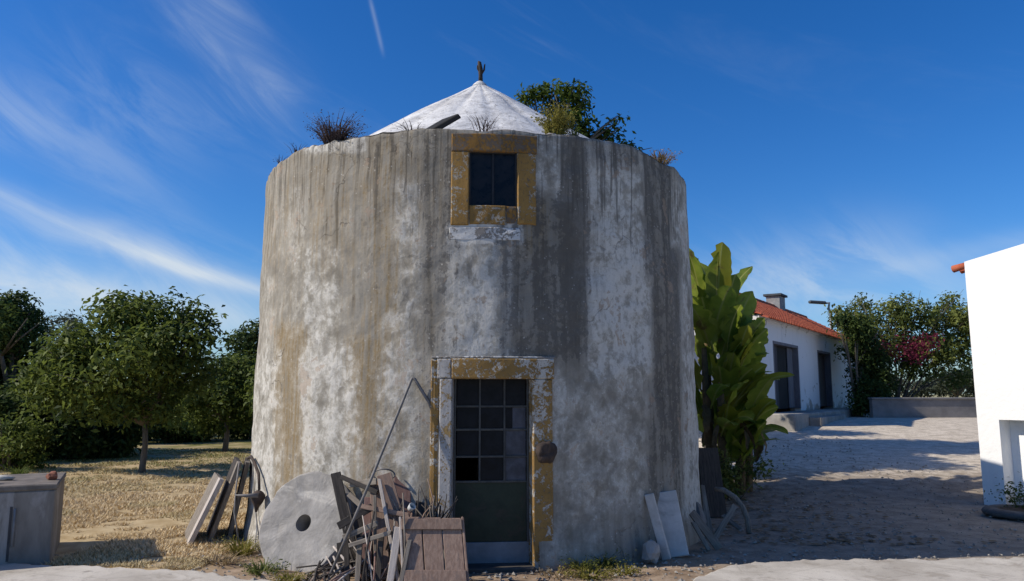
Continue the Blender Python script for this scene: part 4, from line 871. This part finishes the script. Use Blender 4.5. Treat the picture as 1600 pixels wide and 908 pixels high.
# ---- low wall closing the yard
def lw():
    y = 27.2; x0, x1 = GX(1368, y).x, GX(1640, y).x; z = GH(x0, y); m = simple('dull_grey_render', (0.20, 0.19, 0.18), (0.32, 0.30, 0.28), 1.5, .9, .4)
    w = empty('low_wall', ((x0 + x1) / 2, y, z), 'low grey rendered garden wall below the bougainvillea', 'wall')
    MB().box(x0, x1, y - .12, y + .12, z - .1, z + .60, .01).build('wall_body', m, w); MB().box(x0 - .02, x1 + .02, y - .17, y + .17, z + .601, z + .68, .015).build('coping', m, w)
lw()
def lamp():
    y = 38.0; b = GX(1312, y); t = empty('street_lamp', b, 'street lamp arm reaching over the house roof', 'street lamp'); mt = simple('galvanised_steel', (0.22, 0.23, 0.24), (0.3, 0.31, 0.32), 4, .5, .1); dk = simple('dark_lamp_housing', (0.05, 0.06, 0.07), (0.08, 0.09, 0.1), 4, .5, .1)
    e = P(1288, 474, y); top = Vector((b.x, y, e.z - .45)); MB().tube([b - Vector((0, 0, .1)), b + Vector((0, 0, 3)), top], [.09, .075, .05], 10).build('pole', mt, t, True)
    MB().tube([top - Vector((0, 0, .05)), top + Vector((-.06, 0, .22)), Vector((e.x + .25, y, e.z + .02)), e], [.05, .06, .06, .06], 8).build('arm', mt, t, True)
    h = P(1272, 471, y); d = Vector((1, 0, -.06)).normalized(); MB().frame((e + h) / 2 + Vector((-.1, 0, 0)), d * .42, Vector((0, .14, 0)), Vector((0, 0, .075)), .05).build('lamp_head', dk, t)
lamp()
# ---- white building on the right
def build_annex():
    O = Vector((7.46, 12.28, 0)); u = Vector((.5, -.866, 0)).normalized(); n = Vector((-.866, -.5, 0)).normalized(); z0 = -.05; EZ = 3.80; ln = 4.6; half = ln / 2; pit = math.tan(R(9)); RZ_ = EZ + half * pit
    WH = mat_wall('fresh_whitewash', (0.80, 0.80, 0.79), (0.52, 0.49, 0.44), .73, 1.4, .25)
    a = empty('white_building', O, 'bright whitewashed gabled building with red tiled eave and low doorway', 'building'); m = MB(); T = .33; OW = 1.25; OZ = 1.30; th = .30; dp = 7.0
    def s_(x0, x1, za, zb, d0, d1, ch=0): slab(m, O, u, n, x0, x1, za, zb, d0, d1, ch)
    s_(0, T, z0, OZ, -th, 0); s_(T + OW, ln, z0, OZ, -th, 0); s_(0, ln, OZ, EZ, -th, 0)
    g = [O + Vector((0, 0, EZ)), O + u * ln + Vector((0, 0, EZ)), O + u * ln + Vector((0, 0, EZ + .06)), O + u * half + Vector((0, 0, RZ_ + .06)), O + Vector((0, 0, EZ + .06))]
    m.add([*g, *[q - n * .26 for q in g]], [(0, 1, 2, 3, 4), (9, 8, 7, 6, 5), (1, 6, 7, 2), (2, 7, 8, 3), (3, 8, 9, 4), (4, 9, 5, 0)])
    s_(0, th, z0, EZ, -dp, -th - .001); s_(ln - th, ln, z0, EZ, -dp, -th - .001); s_(th, ln - th, z0, EZ, -dp, -dp + th)
    s_(T + .001 - .1, T + OW + .1, z0, OZ + .1, -th - .12, -th - .002)
    m.build('wall', WH, a)
    # roof slabs with eaves, tiles as parts along the near edge
    for sgn, nm in ((0, 'roof'), (1, 'roof')):
        m2 = MB(); e = .22
        x_e = -e if sgn == 0 else ln + e; ze = EZ - e * pit
        A = [O + u * x_e + Vector((0, 0, ze - .02)) - n * .27, O + u * half + Vector((0, 0, RZ_ - .02)) - n * .27]
        q = [A[0], A[1], A[1] - n * (dp + .1), A[0] - n * (dp + .1)]; up = Vector((0, 0, .06)); m2.add([*q, *[v + up for v in q]], [(0, 1, 2, 3), (7, 6, 5, 4), (0, 4, 5, 1), (1, 5, 6, 2), (2, 6, 7, 3), (3, 7, 4, 0)])
        rf = m2.build(nm, TILE, a); ORG[rf.name] = ORG[a.name]
        if sgn == 0:
            for k in range(30):
                p0 = O - n * (.13 + k * .23); c0 = p0 + u * (-e - .04) + Vector((0, 0, ze + .02)); c1 = p0 + u * (-.01) + Vector((0, 0, ze + .02 + (.03 + e) * pit))
                MB().tube([c0, c1], [.065, .055], 8).build('roof_tile', TILE, rf, True)
    return O, u, n
AO, AU, AN = build_annex()
# tyre planter and plants before the doorway
RUB = simple('old_tyre_rubber', (0.05, 0.05, 0.05), (0.12, 0.115, 0.11), 6, .85, .4); SOIL = simple('dark_soil', (0.05, 0.035, 0.025), (0.12, 0.085, 0.06), 8, .95, .6)
c = G(1600, 806); c.z = 0; tp = empty('tyre_planter', c, 'old tyre laid flat as a planter at the doorway of the white building', 'planter')
prof = [(.30, .02), (.33, .0), (.44, .0), (.50, .02), (.51, .05), (.50, .08), (.44, .105), (.36, .11), (.31, .09), (.30, .02)]
MB().lathe([(r_, h - .01) for r_, h in prof], c, n=28).build('tyre', RUB, tp, True); MB().lathe([(.0, .08), (.2, .085), (.33, .07)], c, n=16).build('soil', SOIL, tp, True)
q = Vector((c.x + .16, c.y + .05, .07)); cl = [((q.x + pr.uniform(-.12, .25), q.y + pr.uniform(-.15, .2), q.z + pr.uniform(.08, .22)), (.11, .12, .10), 1) for _ in range(6)]
tree('potted_shrub', 'small dark shrub growing in the tyre planter', q, 0, cl, 500, .06, 93, LFD, .012, None, 'shrub')
v_, f_ = rock((c.x + .06, c.y - .22, .20), .12, 4, 3, (1, 1, .95), .1); tag(obj('white_stone', v_, f_, simple('white_painted_stone', (0.55, 0.53, 0.48), (0.7, 0.68, 0.62), 5), None, True), 'rounded white stone resting in the tyre planter', 'stone')
# ------------------------------------------------------------------ concrete tank on the left
def tank():
    m = simple('stained_grey_concrete', (0.20, 0.175, 0.15), (0.31, 0.28, 0.245), 2.2, .85, .4, (2.2, 1, .6), (0.40, 0.37, 0.34)); y = 8.02; XF = P(83, 830, y); x1 = XF.x; x0 = x1 - 2.4; zt = P(40, 765, y).z; d = 1.3
    t = empty('concrete_tank', ((x0 + x1) / 2, y + d / 2, 0), 'low weathered concrete water tank beside the pale road', 'tank')
    MB().box(x0, x1, y, y + d, -.08, zt, .015).build('tank_body', m, t)
    m2 = simple('dark_tank_rim', (0.13, 0.11, 0.09), (0.24, 0.205, 0.17), 5); MB().box(x0 - .012, x1 + .012, y - .012, y + d + .012, zt + .001, zt + .06, .012).build('rim', m2, t)
    pm = simple('grey_pipe', (0.16, 0.16, 0.165), (0.22, 0.22, 0.225), 8, .8, .2); xp = P(33, 800, y).x
    MB().tube([(xp, y - .012, P(33, 792, y).z), (xp, y - .012, P(33, 850, y).z)], .011, 10).build('pipe', pm, t, True)
    dk = simple('dark_grey_strip_and_cap', (0.06, 0.055, 0.055), (0.09, 0.085, 0.085), 9)
    MB().box(xp - .045, xp - .022, y - .004, y + .02, P(28, 872, y).z, P(28, 788, y).z).build('groove', dk, t)  # dark strip standing slightly proud of the tank face
    MB().lathe([(.0, .04), (.05, .035), (.062, .0)], (P(20, 752, y + .2).x, y + .25, zt + .07), n=14).build('valve_cap', dk, t, True)
    t.matrix_world = Matrix.Translation((x1, y, 0)) @ Matrix.Rotation(R(27), 4, 'Z') @ Matrix.Translation((-x1, -y, 0)) @ Matrix.Translation(t.location)
    v_, f_ = rock((P(6, 752, y + .3).x, y + .3, zt + .085), .06, 3, 2, (1.6, 1, .5)); tag(obj('pale_stone', v_, f_, simple('pale_stone', (0.4, 0.37, 0.32), (0.55, 0.52, 0.46), 5), None, True), 'pale flat stone lying on the concrete tank', 'stone')
    v_, f_ = rock((P(77, 752, y + .3).x, y + .35, zt + .10), .05, 8, 2, (1.1, 1, 1)); tag(obj('broken_brick', v_, f_, simple('red_brick', (0.2, 0.07, 0.04), (0.32, 0.13, 0.08), 5), None), 'broken reddish brick on the corner of the concrete tank', 'brick')
tank()
# ------------------------------------------------------------------ millstone and scrap
STONE = simple('millstone_grey', (0.25, 0.235, 0.215), (0.43, 0.405, 0.375), 3.2, .9, .7, c3=(0.54, 0.51, 0.46), bd=.02)
def millstone():
    c = P(474, 817, 7.88); nrm = Vector((-.33, -.86, .38)).normalized(); r = .535; th = .22; h = .085
    t = empty('millstone', (c.x, c.y, 0), 'big round grey millstone with a square-edged hole leaning on the tower', 'millstone')
    k = 64; V = []; Fc = []; u = Vector((0, 0, 1)).cross(nrm).normalized(); w = nrm.cross(u); rings = [(h, 0), (h, th), (r - .02, th), (r, th - .025), (r + .004, th * .5), (r, .02), (r - .02, 0)]
    rings = [(h, -.0), (h, th)] + [(h + (r - .03 - h) * q, th) for q in (.25, .5, .75, 1)] + [(r, th - .03), (r, .03), (r - .03, 0)]
    for i, (rr, d) in enumerate(rings):
        for j in range(k):
            a = 2 * math.pi * j / k; e = 1 + (.035 * mnoise.noise(Vector((math.cos(a) * 2.3, math.sin(a) * 2.3, 4))) + .022 * mnoise.noise(Vector((math.cos(a) * 8, math.sin(a) * 8, d * 5)))) * (rr / r)
            dz = .018 * mnoise.noise(Vector((math.cos(a) * rr * 7, math.sin(a) * rr * 7, 1)))
            V.append(c + (u * math.cos(a) + w * math.sin(a)) * rr * e + nrm * (d - th + dz * (d > 0)))
    m_ = len(rings)
    for i in range(m_):
        for j in range(k): a, b_ = i * k, ((i + 1) % m_) * k; Fc.append((a + j, a + (j + 1) % k, b_ + (j + 1) % k, b_ + j))
    o = obj('stone_disc', V, Fc, STONE, t); print('millstone bottom', min(v.z for v in V), 'back', [proj(v) for v in (c,)])
    MB().lathe([(h + .02, -.005), (h - .004, -.005), (h - .004, .004), (0, .004)], c - nrm * th, nrm, 20).build('hole_back', VOID, t)
millstone()
WOODB = simple('brown_weathered_wood', (0.20, 0.13, 0.098), (0.34, 0.24, 0.185), 5, .85, .5, (9, 9, 1), c3=(0.20, 0.15, 0.125), bd=.006)
WOODG = simple('grey_weathered_wood', (0.15, 0.125, 0.10), (0.30, 0.26, 0.215), 5, .85, .5, (9, 9, 1), bd=.006)
WOODD = simple('dark_rotten_and_filler_wood', (0.035, 0.03, 0.027), (0.085, 0.072, 0.062), 5, .9, .5, (9, 9, 1), bd=.006)
WOODR = simple('reddish_wood', (0.17, 0.095, 0.08), (0.26, 0.165, 0.14), 5, .85, .5, (9, 9, 1), bd=.006)
WOODP = simple('bleached_and_lit_edge_wood', (0.38, 0.33, 0.29), (0.55, 0.49, 0.44), 5, .85, .5, (9, 9, 1), bd=.006)
METG = simple('dull_grey_metal', (0.12, 0.115, 0.11), (0.22, 0.2, 0.19), 9, .55, .2); RUST = simple('rusty_brown_iron', (0.04, 0.03, 0.026), (0.10, 0.07, 0.055), 9, .85, .5)
def plank(p0, p1, w, t, mat, name, label, cat, group=None, face=None, ch=.004, taper=1.0):
    """board from p0 to p1, width w, thickness t, its broad side turned to `face`"""
    p0, p1 = Vector(p0), Vector(p1); d = p1 - p0; a = d.normalized(); fc = Vector(face) if face is not None else Vector((0.05, -1, .2)); s = a.cross(fc).normalized(); fn = s.cross(a).normalized()
    mb = MB(); mb.frame((0, 0, 0), (0, 0, d.length / 2), s * 0 + Vector((w / 2, 0, 0)), Vector((0, t / 2, 0)), ch)
    Mx = Matrix((s, fn, a)).transposed()                         # local x across, y thickness, z along: grain follows the board
    V = []
    for v in mb.v:
        v = Vector(v); k = 1 if v.z < 0 else taper; V.append(Vector((v.x * k + .007 * mnoise.noise(v * 7 + p0), v.y, v.z + d.length / 2 + (.03 * mnoise.noise(Vector((v.x * 40, v.y * 20, 1)) + p0 * 9) if v.z > 0 and t < .04 else 0))))
    me = bpy.data.meshes.new(name); me.from_pydata([tuple(v) for v in V], [], mb.f); me.materials.append(mat); me.update()
    o = bpy.data.objects.new(name, me); COL.objects.link(o); o.matrix_world = Matrix.Translation(p0) @ Mx.to_4x4(); return tag(o, label, cat, group)
def GP(px, y, z=-.015):                                  # on the ground (or at height z) at depth y
    k = (px - W / 2) / (F * CP + SP * (H_ / 2 - 880) * -1 * -1 * 0 + 52); return Vector((k * y, y, z))
GRP = 'scrap wood heaped beside the doorway'; STK = 'thin weathered stick in the scrap heap beside the doorway'
# wooden hatch of three planks with a cross bar
def hatch():
    y0, y1 = 7.02, 7.22; bl, br = GP(634, y0, .02), GP(730, y0, .02); tl, tr_ = P(632, 808, y1), P(716, 808, y1); tr_.z = tl.z
    t = empty('wooden_hatch', (bl + br) / 2, 'brown wooden hatch of three planks with a cross bar leaning before the door', 'hatch')
    X = (br - bl).normalized(); U = ((tl + tr_) / 2 - (bl + br) / 2); Ln = U.length; U.normalize(); Nn = X.cross(U).normalized(); w = (br - bl).length
    c0 = bl.copy()
    for k in range(3):
        x0 = w * (k / 3) + .005; x1 = w * ((k + 1) / 3) - .005
        MB().frame(c0 + X * ((x0 + x1) / 2) + U * (Ln * .5), X * ((x1 - x0) / 2), U * (Ln / 2 - .005 * k), Nn * .011, .004).build('plank', WOODB, t)
    for a, b_ in ((.80, .965), (.02, .2)):
        MB().frame(c0 + X * (w / 2) + U * (Ln * (a + b_) / 2) + Nn * .0235, X * (w / 2 + .004), U * (Ln * (b_ - a) / 2), Nn * .012, .004).build('cross_bar', WOODB, t)
    for s in (0, 1): MB().frame(c0 + X * (s * w + (s * 2 - 1) * .012) + U * (Ln * .5) - Nn * .012, X * .011, U * (Ln / 2), Nn * .03, .004).build('side_rail', WOODP if s == 0 else WOODB, t)
hatch()
# broad boards standing against the wall: bottom (px, depth), top (px, py, depth), width, thickness, material, label
for bp, bd, tx, ty, td, w, th, mt, lab in (
        (628, 7.45, 629, 741, 7.76, .17, .022, WOODR, 'reddish rectangular board standing at the back of the scrap heap'),
        (648, 7.25, 600, 742, 7.62, .15, .02, WOODB, 'brown board slanting across the middle of the scrap heap'),
        (600, 7.30, 588, 752, 7.70, .14, .022, WOODB, 'broad brown board upright behind the bent metal rod'),
        (573, 7.35, 578, 775, 7.66, .10, .02, WOODR, 'narrow reddish board beside the millstone shadow'),
        (625, 7.1, 592, 748, 7.56, .035, .025, WOODP, 'pale lath crossing the brown boards of the heap'),
        (610, 7.02, 623, 822, 7.2, .065, .03, WOODP, 'bleached pale plank leaning beside the wooden hatch'),
        (626, 6.98, 640, 842, 7.12, .04, .02, WOODG, 'grey lath squeezed against the side of the wooden hatch'),
        (560, 7.6, 524, 738, 7.86, .10, .03, WOODD, 'dark rotten board sloping down from the millstone rim'),
        (588, 7.2, 586, 775, 7.5, .03, .03, WOODG, 'square grey batten upright in the scrap heap'),
        (655, 7.4, 660, 765, 7.74, .12, .02, WOODD, 'dark board behind the wooden hatch beside the left door jamb'),
        (560, 7.12, 563, 840, 7.35, .05, .03, WOODG, 'short grey post end in the front of the heap'),
        (592, 7.08, 596, 835, 7.3, .05, .03, WOODD, 'dark short plank in the front of the heap'),
        (545, 7.2, 541, 836, 7.4, .05, .02, WOODD, 'dark short lath near the foot of the millstone'),
        (566, 7.62, 560, 800, 7.78, .16, .02, WOODD, 'wide filler board darkening the gaps at the back of the heap beside the millstone'),  # from here on added dark boards stand in for the heap's shaded gaps
        (608, 7.58, 610, 795, 7.74, .18, .02, WOODD, 'wide filler board darkening the gaps behind the brown boards'),
        (580, 7.42, 574, 838, 7.5, .14, .02, WOODD, 'low filler board darkening the gaps in the middle of the heap'),
        (540, 7.48, 536, 846, 7.58, .12, .02, WOODD, 'low filler board darkening the gap under the millstone rim'),
        (622, 7.3, 618, 830, 7.4, .10, .02, WOODD, 'low filler board darkening the gap behind the bleached plank')):
    plank(GP(bp, bd), P(tx, ty, td), w, th, mt, 'scrap_board', lab, 'board', GRP)
for x0, y0, d0, x1, y1, d1, w, mt, lab in ((528, 822, 7.45, 582, 792, 7.5, .07, WOODD, 'dark flat board lying across the heap under the rod'), (533, 745, 7.72, 590, 770, 7.6, .045, WOODD, 'dark lath poking out over the millstone rim'), (536, 840, 7.32, 590, 818, 7.3, .05, WOODG, 'grey board end lying on top of the low sticks'), (545, 852, 7.25, 612, 832, 7.22, .04, WOODG, 'pale grey lath lying level across the sticks'), (545, 757, 7.76, 590, 752, 7.6, .06, WOODG, 'grey splintered board top behind the rod'),
                                 (545, 772, 7.74, 575, 800, 7.6, .05, WOODG, 'grey splintered lath beside the dark rotten board'), (560, 790, 7.5, 640, 806, 7.4, .045, WOODB, 'brown lath lying level behind the bleached plank')):
    plank(P(x0, y0, d0), P(x1, y1, d1), w, .025, mt, 'scrap_board', lab, 'board', GRP)
rs = random.Random(21)
for i in range(46):                                    # sticks, every end on the ground or in the heap
    x0 = rs.uniform(480, 640); d0 = rs.uniform(6.95, 7.5); x1 = x0 + rs.uniform(-45, 60); ty = rs.uniform(770, 860) if x0 > 560 else rs.uniform(868, 896); x1 = min(max(x1, 500), 650)
    a = GP(x0, d0); b_ = P(x1, ty, min(7.75, d0 + rs.uniform(.1, .4))); mid = a.lerp(b_, .5) + Vector((rs.uniform(-.02, .02), 0, rs.uniform(-.01, .03))); r0 = rs.uniform(.006, .015)
    tag(MB().tube([a, mid, b_], [r0, r0 * .9, r0 * .7], 6).build('stick', rs.choice([WOODG, WOODD, WOODD, WOODB, WOODR, WOODP]), None, True), STK, 'stick', GRP)
for i in range(26):                                    # twigs on the ground round the heap
    p = GP(rs.uniform(455, 620), rs.uniform(7.15, 7.6), rs.uniform(.0, .10) if i > 8 else .01); an = rs.uniform(-.5, .6); L = rs.uniform(.15, .35); q = p + Vector((math.cos(an) * L, math.sin(an) * L * .5, rs.uniform(-.02, .10))); q.z = max(q.z, .005)
    tag(MB().tube([p, p.lerp(q, .5) + Vector((0, 0, .015)), q], [.009, .008, .005], 5).build('twig', rs.choice([WOODD, WOODG, WOODD]), None, True), 'dark twig lying low at the edge of the scrap heap', 'twig', 'twigs at the edge of the scrap heap')
for i in range(22):                                    # brushwood by the door jamb
    p = P(rs.uniform(645, 690), rs.uniform(800, 822), 7.45); an = rs.uniform(0.6, 2.6); L = rs.uniform(.12, .34); q = p + Vector((math.cos(an) * L, rs.uniform(-.05, .1), math.sin(an) * L)); p.z = max(.3, p.z - .12)
    tag(MB().tube([p, p.lerp(q, .5) + Vector((rs.uniform(-.03, .03), 0, .01)), q], [.008, .007, .004], 5).build('twig', rs.choice([WOODD, WOODG, WOODB]), None, True), 'thin bare twig in the brushwood beside the left door jamb', 'twig', 'brushwood beside the left door jamb')
for i, (px, d, tp_, ty) in enumerate(((668, 7.5, 665, 775), (680, 7.5, 688, 790), (655, 7.5, 650, 790))):   # stems carrying the brushwood
    tag(MB().tube([GP(px, d), P(tp_, ty, 7.55)], [.016, .01], 6).build('stick', WOODD, None, True), 'stout stem holding up the brushwood beside the door jamb', 'stick', 'stems of the brushwood')
# bent metal rod
a = GP(512, 7.18); k_ = P(645, 590, 7.66); e_ = P(684, 664, 7.72)
tag(MB().tube([a, a.lerp(k_, .5) + Vector((.01, 0, 0)), k_ - Vector((.012, 0, .02)), k_, k_ + Vector((.02, 0, -.015)), k_.lerp(e_, .5) + Vector((.03, 0, .0)), e_], [.014, .014, .014, .014, .016, .017, .013], 8).build('bent_rod', METG, None, True), 'long bent metal rod with a sharp elbow leaning from the heap to the door frame', 'rod')
# small tin scrap
p = P(641, 790, 7.35); tag(MB().lathe([(.0, 0), (.03, 0), (.035, .05), (.03, .055), (.028, .01)], p - Vector((0, 0, .03)), (.5, -.6, .6), 12).build('tin_cup', simple('white_enamel', (0.6, 0.6, 0.58), (0.75, 0.75, 0.72), 9, .4), None, True), 'small white enamel cup caught in the scrap heap', 'cup')
pts = [P(600 + 14 * math.cos(t) * 1.2, 742 - 9 * math.sin(t), 7.68 + .02 * math.sin(3 * t)) for t in np.linspace(-.6, 4.2, 16)]
tag(MB().tube(pts, .008, 6).build('wire_loop', METG, None, True), 'loop of dull wire on top of the brown boards', 'wire')
# rusty disc on the right door jamb
a0, z0 = hit(852, 706); b0 = a0 + FACE; nn = Vector((math.sin(b0), -math.cos(b0), 0)); c0 = cyl(a0, z0, RZ(z0) + .026); m = MB()
kn = [(.0, .03), (.04, .045), (.07, .05), (.095, .035), (.11, .02), (.115, 0)]
m.lathe(kn, c0, nn, 22); V = [Vector(v) + Vector((.022 * mnoise.noise(Vector(v) * 22), .02 * mnoise.noise(Vector(v) * 30), .022 * mnoise.noise(Vector(v) * 22 + Vector((5, 0, 0))))) for v in m.v]
tag(obj('rusty_disc', V, m.f, RUST, None, True, org=c0), 'round rusty brown lump fixed on the right door jamb', 'fitting')
# ---- leaning panels on the left flank
for i, (bx, tx, ty, y0, y1, h, mt, lab) in enumerate(((299, 344, 748, 9.0, 9.75, 0, WOODG, 'outermost grey panel leaning on the left flank of the tower'), (322, 372, 722, 9.15, 9.95, 0, WOODD, 'dark tall panel in the middle of the leaning stack'), (345, 384, 722, 9.3, 10.0, 0, WOODD, 'dark panel of the leaning stack closest to the tower wall'))):
    t = .05; p0 = G(bx, 846); p0.y = y0; p0 = Vector((p0.x, y0, -.02)); p1 = P(tx, ty, y0); dirn = (p1 - p0); off = (-.36, -.335, -.25)[i]; p0b, p1b = p0 + Vector((off, y1 - y0, 0)), p1 + Vector((off, y1 - y0, 0)); nrm = dirn.cross(p0b - p0).normalized(); nrm = nrm if nrm.x > 0 else -nrm
    pn = empty('wood_panel', p0, lab, 'panel', 'panels leaning on the tower'); Dv = (p0b - p0); nb = 4
    for k in range(nb):
        q0 = p0 + Dv * (k / nb); q1 = p0 + Dv * ((k + 1) / nb - .012); V = [q0, q1, q1 + dirn, q0 + dirn]; V2 = [v + nrm * t for v in V]
        MB().add(V + V2, [(0, 1, 2, 3), (7, 6, 5, 4), (0, 4, 5, 1), (1, 5, 6, 2), (2, 6, 7, 3), (3, 7, 4, 0)]).build('board', mt if k else (WOODP if i == 0 else WOODG), pn)  # near board paler: the sunlit edge is put into its colour
# thin bent rods and hook with a funnel on the left flank
yh = 9.12
def W_(px, py, out=.05):                                # on the tower wall below photo pixel, set out from it
    a, z = hit(px, py); return cyl(a, z, RZ(z) + out)
tag(MB().tube([GP(376, 8.7), P(366, 800, 8.8), P(369, 760, 9.0), P(374, 722, 9.15)], .010, 6).build('thin_rod', METG, None, True), 'thin grey rod standing against the leaning panels', 'rod')
hk = empty('iron_hook', W_(412, 790), 'curved iron pipe with a dark bell shaped end hanging on the tower', 'hook')
MB().tube([W_(395, 716, .06), W_(399, 713, .05), W_(404, 722), W_(411, 740), W_(416, 764, .08)], [.016, .018, .018, .018, .016], 8).build('pipe', RUST, hk, True)
MB().lathe([(.025, .045), (.05, .03), (.075, .0), (.08, -.03), (.055, -.09), (.03, -.13), (.012, -.19)], W_(416, 772, .09), (.1, 0, 1), 16).build('bell', RUST, hk, True)
MB().tube([W_(419, 773, .11) + Vector((-.24, -.05, .01)), W_(419, 773, .11) + Vector((-.12, -.02, .0)), W_(419, 773, .11)], [.008, .02, .03], 8).build('spike', METG, hk, True)
MB().tube([W_(399, 716, .03), W_(401, 765, .03), W_(406, 810, .04), W_(412, 842, .05)], .008, 6).build('stay', METG, hk, True)
# ---- slabs and broken stone by the right foot of the tower
SLAB = simple('pale_grey_slab', (0.46, 0.435, 0.40), (0.62, 0.59, 0.55), 4, .9, .4, c3=(0.38, 0.36, 0.335))
plank(G(1054, 868) - Vector((0, 0, .02)), P(1034, 769, 8.52), .31, .05, SLAB, 'stone_slab', 'flat pale grey slab leaning on the right foot of the tower', 'slab', None, (-.12, -1, .25), .008)
plank(W_(1021, 858, .17) * 1.0 - Vector((0, 0, W_(1021, 858, .17).z + .02)), W_(1007, 771, .06), .10, .05, SLAB, 'stone_slab', 'narrow pale slab seen edge-on beside the wide leaning slab', 'slab', None, (-.5, -1, .25), .008)
p = G(1018, 876); v_, f_ = rock((p.x, p.y, .09), .11, 2, 2, (.8, .8, 1.15)); tag(obj('rough_stone', v_, f_, STONE, None, False), 'rough grey stone at the foot of the leaning slabs', 'stone')
p = G(1085, 838); v_, f_ = rock((p.x, p.y, .16), .2, 5, 2, (.8, .7, 1.2)); tag(obj('rough_stone', v_, f_, simple('dark_boulder', (0.12, 0.12, 0.12), (0.2, 0.2, 0.2), 5), None, False), 'dark boulder against the right edge of the tower', 'stone')
for bx, by, tx, ty, dd, w, mt, lab in ((1124, 856, 1080, 800, .05, .09, WOODG, 'grey split plank lying out from the dark boulder'), (1108, 858, 1082, 815, .1, .05, WOODG, 'thin grey splinter beside the split plank'), (1108, 832, 1098, 758, .25, .10, WOODG, 'pointed grey board upright at the tower edge'), (1118, 838, 1148, 790, .2, .07, WOODG, 'grey lath crossing behind the curved hoop'), (1158, 826, 1130, 806, .3, .06, WOODG, 'short grey lath end under the curved hoop')):
    p0 = G(bx, by); plank(p0 - Vector((0, 0, .015)), P(tx, ty, p0.y + dd), w, .03, mt, 'scrap_board', lab, 'board', None, (.1, -1, .3), .006, .45 if 'pointed' in lab else 1)
q0 = G(1170, 831); pts = [Vector((q0.x, q0.y, -.02)), P(1168, 812, q0.y + .05), P(1160, 792, q0.y + .1), P(1148, 777, q0.y + .15), P(1131, 766, q0.y + .2), P(1118, 764, q0.y + .3)]
tag(MB().tube(pts, [.035, .037, .037, .037, .035, .03], 8).build('curved_hoop', WOODG, None, True), 'curved grey piece of wooden wheel rim leaning by the tower', 'hoop')
p0 = G(1128, 812) + Vector((0, .3, -.02)); plank(p0, P(1104, 700, p0.y + .25), .34, .04, WOODD, 'wood_panel', 'dark brown panel leaning behind the curved hoop at the tower edge', 'panel', None, (.25, -1, .35), .006)
# ---- on the roof edge
p = cyl(px_a(664, 230), 4.66, RZ(4.4) - .42); tl = empty('roof_tile_piece', p, 'dark lifted tile fragment on the left slope of the cone roof', 'tile'); d = Vector((.75, .1, .5)).normalized()
MB().frame(p + d * .05, d * .17, Vector((-.1, .09, 0)), Vector((-.02, 0, .025)), .01).build('tile', simple('dark_slate', (0.012, 0.012, 0.012), (0.025, 0.024, 0.022), 5), tl)
for i in range(16):
    px = rs.choice((rs.uniform(470, 570), rs.uniform(440, 1040))); q = rimp(px, -.13, .015); v_, f_ = rock(q, rs.uniform(.03, .06), 50 + i, 2, (1.2, 1, .6)); lab = 'chunk of broken mortar lying on the tower wall top'
    tag(obj('mortar_chunk', v_, f_, SILLM, None, False), lab, 'rubble', 'mortar chunks on the wall top')

for o in SC.objects:                                     # every labelled top-level object is a thing unless it says otherwise
    if o.parent is None and o.get('label') and not o.get('kind'): o['kind'] = 'thing'
